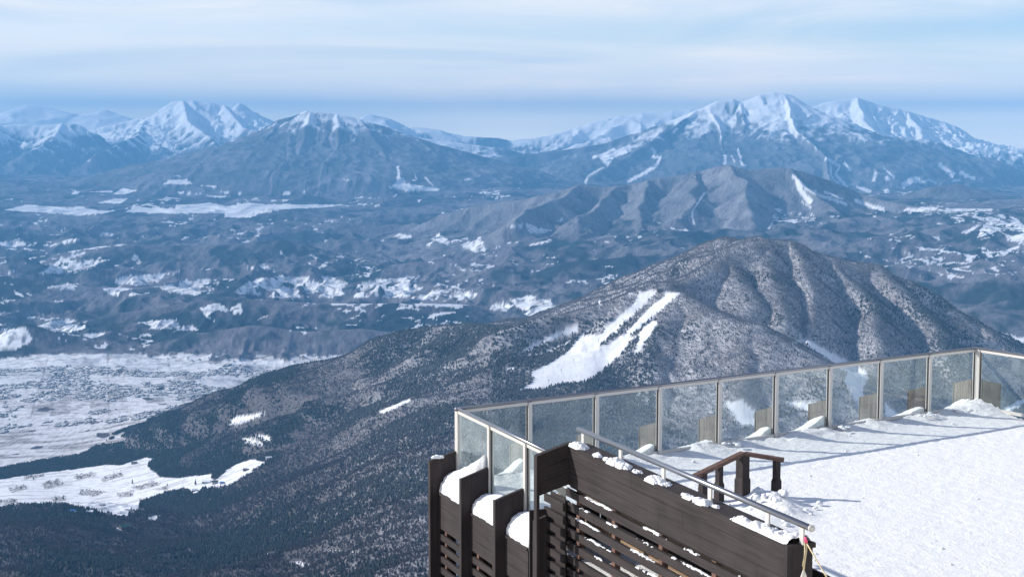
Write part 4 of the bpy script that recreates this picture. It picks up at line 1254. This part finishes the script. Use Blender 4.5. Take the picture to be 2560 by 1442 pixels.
# snow covered deck, one sheet in skewed coordinates along the two railings
na, nb = 330, 300
av = np.linspace(0, 17.0, na); bv = np.concatenate([np.linspace(0, 2.2, 90), np.linspace(2.2, 15, nb - 90)[0:]])
bv = np.unique(bv); nb = len(bv)
Ag, Bg = np.meshgrid(av, bv)
DX = P0.x + Ag * dB.x + Bg * dA.x; DY = P0.y + Ag * dB.y + Bg * dA.y
per = -((DX - P0.x) * nB_.x + (DY - P0.y) * nB_.y)           # distance in from the far railing
pra = -((DX - P0.x) * nA_.x + (DY - P0.y) * nA_.y)
prc = -((DX - P1.x) * nC_.x + (DY - P1.y) * nC_.y)
h = 0.012 * fbm(DX * .9, DY * .9, 4, 501) + 0.010 * fbm(DX * 5, DY * 5, 3, 505) + 0.006 * gn(DX * 14, DY * 14, 506)
dr = np.clip(0.55 + 0.9 * fbm(Ag * 1.3, Ag * 0 + 3, 3, 510) + 0.35 * fbm(DX * 5, DY * 5, 3, 511), 0.1, 2)
h = h + 0.12 * dr * np.exp(-(per / 0.42) ** 2) + 0.03 * np.exp(-(per / 0.9) ** 2)
h = h + 0.13 * np.exp(-(((DX - P1.x - .1) / .6) ** 2 + ((DY - P1.y + .35) / .45) ** 2)) * (1 + .5 * fbm(DX * 4, DY * 4, 3, 512))
# dug out, lumpy snow by the stair head and its wooden rail
pile = lambda x, y, s_, a: a * np.exp(-((DX - x) ** 2 + (DY - y) ** 2) / s_ ** 2)
lump = pile(3.6, 23.2, .22, .13) + pile(3.9, 23.1, .25, .15) + pile(3.75, 22.7, .3, .12) + pile(3.5, 22.0, .4, .07) + pile(4.0, 22.5, .25, .08)
h = h + lump * (0.9 + 0.9 * np.abs(fbm(DX * 4.2, DY * 4.2, 4, 515)) + .3 * fbm(DX * 11, DY * 11, 2, 516))
trk = np.exp(-((per - 1.55 - .05 * gn(Ag * 1.2, Ag * 0, 520)) / .035) ** 2)
keep = (prc > -0.02)
Vd = np.stack([DX, DY, h], -1).reshape(-1, 3)
idd = np.arange(na * nb).reshape(nb, na)
Qd = np.stack([idd[:-1, :-1], idd[1:, :-1], idd[1:, 1:], idd[:-1, 1:]], -1)[keep[:-1, :-1] & keep[1:, 1:] & (DY[:-1, :-1] > 9)]
o = np_mesh('snowy_deck', Vd, Qd, M_deck)
tag(o, kind='structure')
bs_ = MB()
c4 = [P0 - nB_ * .02 - nA_ * .05, P1 - nB_ * .02 - nC_ * .05, P1 + dC * 7.1 - nC_ * .05, PA(14) + nA_ * -.05]
bs_.hexa([c + UP * -4.5 for c in c4] + [c + UP * -.1 for c in c4])
o = bs_.build('terrace_base', M_void)
tag(o, kind='structure')

# ------------------------------------------------------------------ dark wood wall above the slatted face
S0, S1 = 4.16, 9.44
ZT = 1.46
wall = empty('wooden_parapet', PA(S0))
tag(wall, "long dark brown plank wall with a slatted face below and a silver handrail on top", 'wall')
O = -PA(S0)
LA = lambda s_, o, z: dA * (s_ - S0) + nA_ * o + UP * z
m = MB()
ends = {0: [S0, 6.0, 8.4, S1], 1: [S0, 5.2, 7.3, S1], 2: [S0, 6.7, 8.9, S1]}
for k in range(3):
    z1 = ZT - .004 - k * .1745; z0_ = z1 - .169
    e = ends[k]
    for a, b in zip(e[:-1], e[1:]):
        j = random.uniform(0, .003)
        m.box(Vector((0, 0, 0)), dA, nA_, UP, (a - S0 + .002, b - S0 - .002), (-.02, .012 + j), (z0_, z1))
m.build('plank_face', M_wh, wall)
m = MB(); m.box(Vector((0, 0, 0)), dA, nA_, UP, (0, S1 - S0 - .01), (-.262, -.022), (ZT - .56, ZT - .03))
m.build('core', M_void, wall)
m = MB(); m.box(Vector((0, 0, 0)), dA, nA_, UP, (0, S1 - S0 - .005), (-.275, -.021), (ZT - .028, ZT - .008))
m.build('cap_board', M_wh, wall)
m = MB()
m.box(Vector((0, 0, 0)), dA, nA_, UP, (S1 - S0 - .004, S1 - S0 + .05), (-.262, .03), (-.9, ZT - .055))
m.box(Vector((0, 0, 0)), dA, nA_, UP, (S1 - S0 - .004, S1 - S0 + .07), (-.285, .04), (ZT - .053, ZT - .004))
m.build('end_post', M_wv, wall)
# wing that steps out at the upper end, boards follow its sloping top
m = MB()
for k in range(3):
    za, zb = ZT - k * .1745, ZT - .13 - k * .168
    for s_a, s_b, ta, tb_ in ((S0 - .03, S0 + .02, za, zb),):
        pts8 = []
        for zoff in (-.168, -.002):
            for (ss, oo) in ((s_a, .014), (s_b, .014), (s_b, .42), (s_a, .42)):
                top = ta + (tb_ - ta) * (oo / .42)
                pts8.append(LA(ss, oo, top + zoff))
        m.hexa(pts8)
m.build('wing_boards', M_wh, wall)
m = MB(); m.box(Vector((0, 0, 0)), dA, nA_, UP, (-.06, .035), (.422, .462), (-3.6, 1.335))
m.build('wing_post', M_wv, wall)
m = MB()
for (a, b, za, zb) in ((-.05, .035, ZT + .004, ZT + .03),):
    m.hexa([LA(S0 + a, -.02, za), LA(S0 + b, -.02, za), LA(S0 + b, .46, za - .14), LA(S0 + a, .46, za - .14), LA(S0 + a, -.02, zb), LA(S0 + b, -.02, zb), LA(S0 + b, .46, zb - .14), LA(S0 + a, .46, zb - .14)])
m.build('wing_cap', M_wh, wall)
m = MB(); m.box(Vector((0, 0, 0)), dA, nA_, UP, (3.60 - S0, 3.63 - S0), (-.7, .32), (-3.4, .5))
m.build('end_boards', M_wv, wall)
# slats
m = MB()
grs = np.random.default_rng(9)
for k in range(20):
    zt = .87 - .1725 * k
    m.box(Vector((0, 0, 0)), dA, nA_, UP, (3.64 - S0, S1 - S0 - .01), (-.045, .0), (zt - .098, zt))
m.build('slat_screen', M_wh, wall)
m = MB()
for k in range(1, 20):
    zt = .87 - .1725 * k
    m.box(Vector((0, 0, 0)), dA, nA_, UP, (3.56 - S0, 4.18 - S0), (.05, .09), (zt - .098, zt))
m.box(Vector((0, 0, 0)), dA, nA_, UP, (3.64 - S0, 4.12 - S0), (.012, .03), (-3.0, .74))
m.build('slat_return', M_wh, wall)
for s_ in (3.75, 4.35, 5.4, 6.65, 7.9, 9.1):
    m = MB(); m.box(Vector((0, 0, 0)), dA, nA_, UP, (s_ - S0 - .045, s_ - S0 + .045), (-.125, -.048), (-2.8, .93))
    m.build('upright', M_red, wall)
for zb_, ob in ((.80, -.34), (.36, -.40), (-.15, -.34), (-.7, -.38)):
    m = MB(); m.box(Vector((0, 0, 0)), dA, nA_, UP, (3.66 - S0, S1 - S0 - .05), (ob - .05, ob), (zb_ - .14, zb_))
    m.build('inner_beam', M_tan, wall)
m = MB(); m.box(Vector((0, 0, 0)), dA, nA_, UP, (3.6 - S0, S1 - S0 - .06), (-.75, -.72), (-3.4, .95))
m.build('back_boards', M_void, wall)
# handrail on short brackets
m = MB(); m.tube([LA(4.16, -.13, 1.65), LA(9.66, -.13, 1.65)], .032, 18)
hr_ = m.build('handrail', M_rail, wall, True)
for p in hr_.data.polygons:
    if len(p.vertices) > 4: p.use_smooth = False
m = MB(); m.tube([LA(9.655, -.13, 1.65), LA(9.675, -.13, 1.65)], .035, 18); m.build('end_cap', M_alu, hr_, True)
for s_ in (4.32, 5.42, 6.55, 7.65, 8.85, 9.5):
    m = MB(); m.box(Vector((0, 0, 0)), dA, nA_, UP, (s_ - S0 - .035, s_ - S0 + .035), (-.14, -.12), (ZT - .008, 1.62))
    m.build('bracket', M_alu, hr_)


# ------------------------------------------------------------------ wooden fins with planked bays between them
def fin(base, d, n, o0, o1, z0_, ztop, drop, th, mat, label, grp, snowcap=None):
    m = MB()
    a = MB()
    pts8 = []
    for lev in (0, 1):
        for (ss, oo) in ((-th / 2, o0), (th / 2, o0), (th / 2, o1), (-th / 2, o1)):
            f = (oo - o0) / (o1 - o0)
            pts8.append(d * ss + n * oo + UP * (z0_ if lev == 0 else ztop - drop * f))
    m.hexa(pts8)
    o = m.build('wooden_fin', mat)
    o.location = base
    tag(o, label, 'wooden fin', grp)
    for nm, rng_ in (('edge_strip', (o1 + .001, o1 + .018)),):
        m = MB()
        m.box(Vector((0, 0, 0)), d, n, UP, (-th / 2 - .012, th / 2 + .012), rng_, (z0_, ztop - drop - .002))
        m.build(nm, mat, o)
    return o


fin(PA(-.02), dA, nA_, .045, .45, -3.6, .58, .12, .06, M_wv, "leftmost dark brown fin at the corner of the glass railing, snow patch on its top", 'dark fins on the near face of the terrace')
fin(PA(1.36), dA, nA_, .045, .45, -3.6, .60, .13, .06, M_wv, "dark brown fin in front of the tallest snow mound, second from the left corner", 'dark fins on the near face of the terrace')
fin(PA(2.71), dA, nA_, .045, .45, -3.6, .58, .13, .06, M_wv, "dark brown fin between the middle and the lowest snow mounds", 'dark fins on the near face of the terrace')
fin(PA(4.02), dA, nA_, .26, .41, -3.6, .52, .05, .05, M_wv, "narrow dark fin tucked against the upright of the plank wall", 'dark fins on the near face of the terrace')
bay = 0
for (a, b, lab) in ((.03, 1.31, "planked and slatted bay under the leftmost snow mound"), (1.41, 2.66, "planked and slatted bay under the middle snow mound"), (2.76, 3.58, "planked and slatted bay beside the upright of the plank wall")):
    root = empty('slatted_bay', PA(a))
    tag(root, lab, 'wall panel', 'planked bays between the dark fins')
    w = b - a
    m = MB()
    for k in range(3):
        m.box(Vector((0, 0, 0)), dA, nA_, UP, (0, w), (.29, .325), (-.06 - .174 * k - .17, -.06 - .174 * k))
    m.box(Vector((0, 0, 0)), dA, nA_, UP, (-.0, w), (.285, .345), (-.056, -.02))
    m.build('plank_face', M_wh, root)
    m = MB()
    for k in range(14):
        z1 = -.66 - .1725 * k
        m.box(Vector((0, 0, 0)), dA, nA_, UP, (0, w), (.29, .325), (z1 - .095, z1))
    m.build('slat_screen', M_wh, root)
    for f in (.12, .62):
        m = MB(); m.box(Vector((0, 0, 0)), dA, nA_, UP, (w * f, w * f + .07), (.21, .285), (-3.2, -.58)); m.build('upright', M_red, root)
    m = MB(); m.box(Vector((0, 0, 0)), dA, nA_, UP, (0, w), (.045, .284), (-.3, -.26)); m.build('ledge', M_void, root)


def mound(name, base, d, n, w, depth, hfun, mat, nu=44, nv=26, ph=0.0, z0_=-.03):
    """snow between two fins: height over the ledge, with rough skin and a closed outer face"""
    g1_ = np.linspace(0, 1, nu); g2_ = np.linspace(0, 1, nv)
    A_, B_ = np.meshgrid(g1_, g2_)
    x = A_ * w; y = B_ * depth
    hh_ = hfun(A_, B_)
    hh_ = hh_ * (1 + .10 * fbm(x * 5 + ph, y * 5, 3, 601)) + .012 * fbm(x * 22 + ph, y * 22, 2, 602)
    yy = y + .02 * gn(x * 9 + ph, hh_ * 20, 603) * (B_ > .6)
    P_ = np.stack([d.x * x + n.x * yy, d.y * x + n.y * yy, np.maximum(hh_, 0) + z0_], -1).reshape(-1, 3)
    k = nu * nv
    Pb = P_.copy(); Pb[:, 2] = z0_ - .03
    i_ = np.arange(k).reshape(nv, nu)
    q1 = np.stack([i_[:-1, :-1], i_[:-1, 1:], i_[1:, 1:], i_[1:, :-1]], -1).reshape(-1, 4)
    br_ = np.concatenate([i_[0, :], i_[1:, -1], i_[-1, -2::-1], i_[-2:0:-1, 0]])
    q2 = np.stack([br_, np.roll(br_, -1), np.roll(br_, -1) + k, br_ + k], -1)
    o = np_mesh(name, np.concatenate([P_, Pb]), np.concatenate([q1, q2, q1[:, ::-1] + k]), mat)
    bm = bmesh.new(); bm.from_mesh(o.data); bmesh.ops.recalc_face_normals(bm, faces=bm.faces); bm.to_mesh(o.data); bm.free()
    o.location = base
    return o


dome = lambda H, e, tilt, pw: (lambda A_, B_: (H + tilt * A_ ** pw) * np.power(np.clip(1 - B_ ** e, 0, 1), .55) + .02)
o = mound('snow_mound', PA(.04, .045), dA, nA_, 1.28, .275, dome(.30, 2.0, .48, 1.3), M_snow, ph=1)
tag(o, "tallest smooth snow mound, heaped against the glass behind the second dark fin", 'snow mound', 'snow mounds on the near ledge')
o = mound('snow_mound', PA(1.42, .045), dA, nA_, 1.25, .275, dome(.24, 2.0, .20, 1.0), M_snow, ph=5)
tag(o, "middle snow mound on the ledge, between two dark fins", 'snow mound', 'snow mounds on the near ledge')
o = mound('snow_mound', PA(2.77, .045), dA, nA_, 0.82, .275, dome(.28, 2.0, .14, 1.0), M_snow, ph=9)
tag(o, "lowest snow mound, beside the upright of the plank wall", 'snow mound', 'snow mounds on the near ledge')

names_ = ["weathered fin seen through the glass beside the first far post from the left corner", "weathered fin behind the second far post, just above the end of the handrail",
          "weathered fin behind the third far post, beside the round snow heap", "weathered fin behind the fourth far post, above the brown wooden stair rail",
          "weathered fin behind the fifth far post, against the snowy clearing", "weathered fin behind the sixth far post, next to the lower end of the ski run",
          "weathered fin behind the seventh far post, right of the ski run", "darker weathered fin with a snow cap behind the eighth far post"]
w9 = LB / 9
for i in range(1, 9):
    fin(PB(i * w9), dB, nB_, .05, .47, -2.5, .60, .14, .06, M_wgrey if i != 8 else M_wv, names_[i - 1], 'grey fins outside the far railing')
fin(PB(LB - .02), dB, nB_, .05, .47, -2.5, .62, .14, .06, M_wgrey, "weathered fin left of the right corner post, behind the last far pane", 'grey fins outside the far railing')
fin(P1 + dC * .12, dC, nC_, .06, .55, -2.5, .62, .12, .06, M_wv, "frosted black brown fin just right of the right corner post", 'grey fins outside the far railing')
m = MB(); m.box(Vector((0, 0, 0)), dB, nB_, UP, (.0, LB), (.045, .44), (-.4, -.06))
o = m.build('outer_ledge', M_wgrey); o.location = P0
tag(o, kind='structure')
# snow banks on the far ledge: high beside the posts, low in mid pane
vsum, fsum, base_ = [], [], 0
for i in range(9):
    gg = np.random.default_rng(100 + i)
    lh, rh, lw, rw = gg.uniform(.08, .4), gg.uniform(.06, .26), gg.uniform(.06, .15), gg.uniform(.16, .45)
    if i == 0: lh, rh = .3, .25
    hf = lambda A_, B_, lh=lh, rh=rh, lw=lw, rw=rw: (.09 + lh * np.exp(-(A_ / lw) ** 1.3) + rh * np.exp(-((1 - A_) / rw) ** 1.6)) * np.power(np.clip(1 - B_ ** 2.4, 0, 1), .5)
    o = mound('snow_bank', PB(i * w9 + .05, .05), dB, nB_, w9 - .1, .38, hf, M_snow, ph=i * 3.1, z0_=-.05)
    me = o.data
    vsum.append(np.array([tuple(v.co + o.location) for v in me.vertices])); fsum += [[j + base_ for j in p.vertices] for p in me.polygons]; base_ += len(me.vertices)
    bpy.data.objects.remove(o)
o = pymesh('ledge_snow', np.concatenate(vsum).tolist(), fsum, M_snow, None, True)
tag(o, "snow banked on the outer ledge behind the far glass, high beside each post", 'snow', kind='stuff')


# ------------------------------------------------------------------ loose snow: lumps on the cap, strips on the slats
def blob(bm, c, r, sq=.75, seed=0):
    g_ = random.Random(seed)
    res = bmesh.ops.create_icosphere(bm, subdivisions=2, radius=1.0)
    ox, oy, oz = [g_.uniform(0, 50) for _ in range(3)]
    sx_, sy_ = g_.uniform(.8, 1.35), g_.uniform(.8, 1.25)
    from mathutils import noise as mn
    for v in res['verts']:
        p = v.co.copy()
        k = 1 + .35 * mn.noise(p * 1.3 + Vector((ox, oy, oz))) + .15 * mn.noise(p * 3.5 + Vector((oy, ox, oz)))
        v.co = Vector(c) + Vector((p.x * r * sx_, p.y * r * sy_, max(p.z, -.45) * r * sq)) * k


def blobs(name, items, label):
    bm = bmesh.new()
    for i, (c, r, sq) in enumerate(items):
        blob(bm, c, r, sq, i + len(items))
    me = bpy.data.meshes.new(name); bm.to_mesh(me); bm.free()
    me.polygons.foreach_set('use_smooth', [True] * len(me.polygons))
    me.materials.append(M_snow)
    o = bpy.data.objects.new(name, me); C.collection.objects.link(o)
    tag(o, label, 'snow', kind='stuff')
    return o


def flakes(name, s_a, s_b, o_a, o_b, z, hfun, ns, no, label, extra=()):
    """broken snow on a flat surface along the wall: a height field kept only where it has depth"""
    S_, O_ = np.meshgrid(np.linspace(s_a, s_b, ns), np.linspace(o_a, o_b, no))
    return S_, O_, hfun(S_, O_)


vs_, fs_, nb0 = [], [], 0


def add_field(S_, O_, H_, z):
    global nb0
    H_ = np.where(H_ > 0.006, H_, -0.004)
    P_ = np.stack([P0.x + dA.x * S_ + nA_.x * O_, P0.y + dA.y * S_ + nA_.y * O_, z + H_], -1).reshape(-1, 3)
    i_ = np.arange(S_.size).reshape(S_.shape)
    k_ = np.maximum(np.maximum(H_[:-1, :-1], H_[1:, :-1]), np.maximum(H_[:-1, 1:], H_[1:, 1:])) > 0
    q_ = np.stack([i_[:-1, :-1], i_[1:, :-1], i_[1:, 1:], i_[:-1, 1:]], -1)[k_]
    vs_.append(P_); fs_.append(q_ + nb0); nb0 += S_.size


def done(name, label):
    global vs_, fs_, nb0
    V_ = np.concatenate(vs_); Q_ = np.concatenate(fs_)
    uq = np.unique(Q_); mp2 = np.zeros(len(V_), np.int64); mp2[uq] = np.arange(len(uq))
    o = np_mesh(name, V_[uq], mp2[Q_], M_snow)
    tag(o, label, 'snow', kind='stuff')
    vs_, fs_, nb0 = [], [], 0


S_, O_ = np.meshgrid(np.linspace(4.2, 9.46, 700), np.linspace(-.275, .028, 40))
cov = np.zeros_like(S_)
for (c, w, oc, ow, hh) in ((4.36, .13, -.05, .09, .11), (4.28, .10, -.02, .06, .08), (4.95, .10, -.04, .05, .06), (5.2, .07, -.04, .05, .05), (5.42, .10, -.05, .10, .13), (5.62, .16, -.06, .09, .07), (5.95, .10, -.09, .06, .04), (6.48, .14, -.06, .10, .11),
                          (6.7, .10, -.10, .07, .04), (7.35, .16, -.03, .05, .06), (7.62, .16, -.05, .08, .07), (7.85, .08, -.10, .05, .03), (8.55, .18, -.03, .07, .08), (8.8, .16, -.05, .10, .09), (9.05, .16, -.05, .09, .09),
                          (9.25, .14, -.08, .13, .12), (9.4, .10, -.13, .14, .16), (9.0, .3, -.17, .06, .03)):
    cov = np.maximum(cov, hh * np.exp(-((S_ - c) / w) ** 2 - ((O_ - oc) / ow) ** 2))
cx, cy_ = S_ * 1.0, O_ * 1.0
H_ = cov * (1.0 + .9 * fbm(cx * 14, cy_ * 14, 3, 701)) - .022 + .012 * gn(cx * 42, cy_ * 42, 702)
edge_ = np.minimum(sst(-.275, -.235, O_), sst(.03, .005, O_))
add_field(S_, O_, np.where(H_ > 0, .055 * np.sqrt(np.clip(H_, 0, 1) / .055) * edge_, H_), ZT - .008)
done('cap_snow', "broken lumps of snow lying along the top of the dark plank wall")
g = random.Random(5)
for k in range(12):
    zt = .87 - .1725 * k
    S_, O_ = np.meshgrid(np.linspace(3.66, 9.42, 620), np.linspace(-.046, .004, 9))
    H_ = .030 * (fbm(S_ * 1.3 + k * 7.7, S_ * 0 + k, 3, 710) * 1.7 + (.06 if k < 4 else -.08)) + .010 * gn(S_ * 11, O_ * 20 + k * 5, 711) + .006 * gn(S_ * 30, O_ * 30, 712)
    add_field(S_, O_, np.minimum(H_, .045) * (1 - .6 * (np.abs(O_ + .021) / .025) ** 2), zt)
for zb_, ob in ((.80, -.365), (.36, -.425), (-.15, -.365)):
    S_, O_ = np.meshgrid(np.linspace(3.7, 9.35, 500), np.linspace(ob - .03, ob + .03, 7))
    H_ = .04 * (fbm(S_ * 1.9 + zb_ * 9, S_ * 0, 3, 720) * 1.5) + .012 * gn(S_ * 12, O_ * 20, 721)
    add_field(S_, O_, H_, zb_)
done('slat_snow', "thin strips of snow caught on the slats of the terrace face")
it = []
for (s_, o_, r) in ((-.02, .33, .06), (0.0, .27, .05), (-.01, .38, .05)):
    it.append((PA(s_, o_, .50 + r * .1), r, .6))
for _ in range(45):
    r = g.uniform(.02, .07)
    it.append((Vector((g.gauss(3.85, .28), g.gauss(22.75, .45), .02 + r * .3)), r * .8, .7))
for _ in range(9):
    r = g.uniform(.03, .07)
    it.append((Vector((g.gauss(3.72, .2), g.gauss(23.1, .25), .16 + r * .3)), r, .9))
for _ in range(25):
    s_ = g.uniform(0, LB); r = g.uniform(.010, .03)
    it.append((PB(s_, -.25 - abs(g.gauss(0, .22)), .03 + r * .2), r, .7))
for s_ in (5.45, 8.05, 8.2, 10.3, 10.45, 11.2):
    for _ in range(7):
        r = g.uniform(.015, .045); it.append((PB(s_ + g.uniform(-.15, .15), -.12 - g.uniform(0, .25), .12), r, .7))
for _ in range(40):
    r = g.uniform(.01, .03)
    it.append((Vector((g.uniform(2.6, 11), g.uniform(17.5, 27.5), .005)), r, .6))
blobs('snow_lumps', it, "crumbled snow lumps heaped round the brown wooden rail and along the glass")

# ------------------------------------------------------------------ brown wooden stair rail standing in the snow
wr = empty('wooden_handrail', (3.46, 23.6, 0))
tag(wr, "low brown wooden rail bending over its thick post, standing in the snow behind the wall", 'handrail')
O3 = Vector((3.46, 23.6, 0))
pts3 = [Vector((2.62, 22.93, .43)) - O3, Vector((3.46, 23.6, .655)) - O3, Vector((4.06, 23.5, .575)) - O3]
M_rbr = wood_mat('red_brown_rail', (.12, .075, .062), (1, .6, 0), var=.5)
for a, b in ((0, 1), (1, 2)):
    d_ = (pts3[b] - pts3[a]).normalized(); sd = d_.cross(UP).normalized(); uu = sd.cross(d_)
    m = MB(); m.box(pts3[a], d_, sd, uu, (0.0 if a == 0 else .03, (pts3[b] - pts3[a]).length), (-.05, .05), (-.025, .03))
    m.build('rail', M_rbr, wr)
for (x, y, zt, w_, w2) in ((2.80, 23.06, .47, .045, .05), (3.07, 23.3, .54, .042, .055), (3.46, 23.6, .62, .072, .085), (3.955, 23.52, .56, .042, .055)):
    c = Vector((x, y, 0)) - O3
    ex, ey = Vector((.8, .6, 0)), Vector((-.6, .8, 0))
    m = MB()
    m.box(c, ex, ey, UP, (-w_, w_), (-w_, w_), (.30, zt - .0))
    q = [(-w2, -w2), (w2, -w2), (w2, w2), (-w2, w2)]; q2 = [(-w_, -w_), (w_, -w_), (w_, w_), (-w_, w_)]
    m.hexa([c + ex * a + ey * b + UP * .25 for a, b in q] + [c + ex * a + ey * b + UP * .299 for a, b in q2])
    m.box(c, ex, ey, UP, (-w2, w2), (-w2, w2), (-.25, .249))
    m.build('post', M_wv, wr)

# ------------------------------------------------------------------ rope tied to the end of the wall
rp = empty('rope', PA(9.5, -.13, ZT))
tag(rp, "cream rope with a pink ribbon tied at the near end of the plank wall", 'rope')
M_rope = flat_mat('cream_rope', (.62, .52, .33), rough=.9, scale=60, noise=.3)
M_pink = flat_mat('pink_ribbon', (.85, .12, .25), rough=.6)
m = MB()
q0 = dA * .075 + UP * .03
m.tube([q0, q0 + UP * -.07 + dA * .01, dA * .085 + UP * -.16 + nA_ * .02, dA * .085 + UP * -.25 + nA_ * .03], [.008, .007, .009, .009], 8)
m.tube([q0 + nA_ * .015, q0 + UP * -.09 + dA * .012 + nA_ * .02, dA * .088 + UP * -.2 + nA_ * .04], [.007, .007, .008], 8)
m.build('knot_ends', M_rope, rp, True)
m = MB()
for i in range(7):
    a = (i - 3) * .008
    m.tube([dA * .087 + UP * -.24 + nA_ * .03, dA * .09 + UP * -.30 + nA_ * (.03 + a), dA * .09 + UP * (-.36 - .008 * (i % 3)) + nA_ * (.03 + a * 1.6)], [.007, .009, .006], 6)
m.build('tassel', flat_mat('frayed_end', (.75, .72, .62), rough=.9), rp, True)
m = MB(); m.tube([q0 + UP * .0, q0 + UP * .045 + nA_ * .012, q0 + UP * .06 + nA_ * -.005], [.018, .014, .006], 8); m.build('ribbon', M_pink, rp, True)
e_ = Vector((3.9, 13.2, .35)) - Vector(rp.location)
m = MB(); m.tube([q0.lerp(e_, k / 14) - UP * (.22 * math.sin(math.pi * k / 14)) for k in range(15)], .007, 8); m.build('line', M_rope, rp, True)

# ------------------------------------------------------------------ haze
hz = bpy.data.meshes.new('haze')
x0, x1, y0, y1, z0, z1 = -22000, 22000, -60, 49000, float(Zf.min()) - 1.5, max(float(Zf.max()), EYE) + 40
hz.from_pydata([(x0, y0, z0), (x1, y0, z0), (x1, y1, z0), (x0, y1, z0), (x0, y0, z1), (x1, y0, z1), (x1, y1, z1), (x0, y1, z1)], [],
               [(3, 2, 1, 0), (4, 5, 6, 7), (0, 1, 5, 4), (1, 2, 6, 5), (2, 3, 7, 6), (3, 0, 4, 7)])
ho = bpy.data.objects.new('haze', hz)
C.collection.objects.link(ho)
tag(ho, kind='stuff')
hm = bpy.data.materials.new('haze_air')
hm.use_nodes = True
t = hm.node_tree
t.nodes.clear()
pv = nd(t, 'ShaderNodeVolumePrincipled')
pv.inputs['Color'].default_value = (0.185, 0.53, 1.0, 1)
pv.inputs['Density'].default_value = 3.25e-5
pv.inputs['Anisotropy'].default_value = 0.0
oo = nd(t, 'ShaderNodeOutputMaterial')
t.links.new(pv.outputs[0], oo.inputs['Volume'])
hz.materials.append(hm)
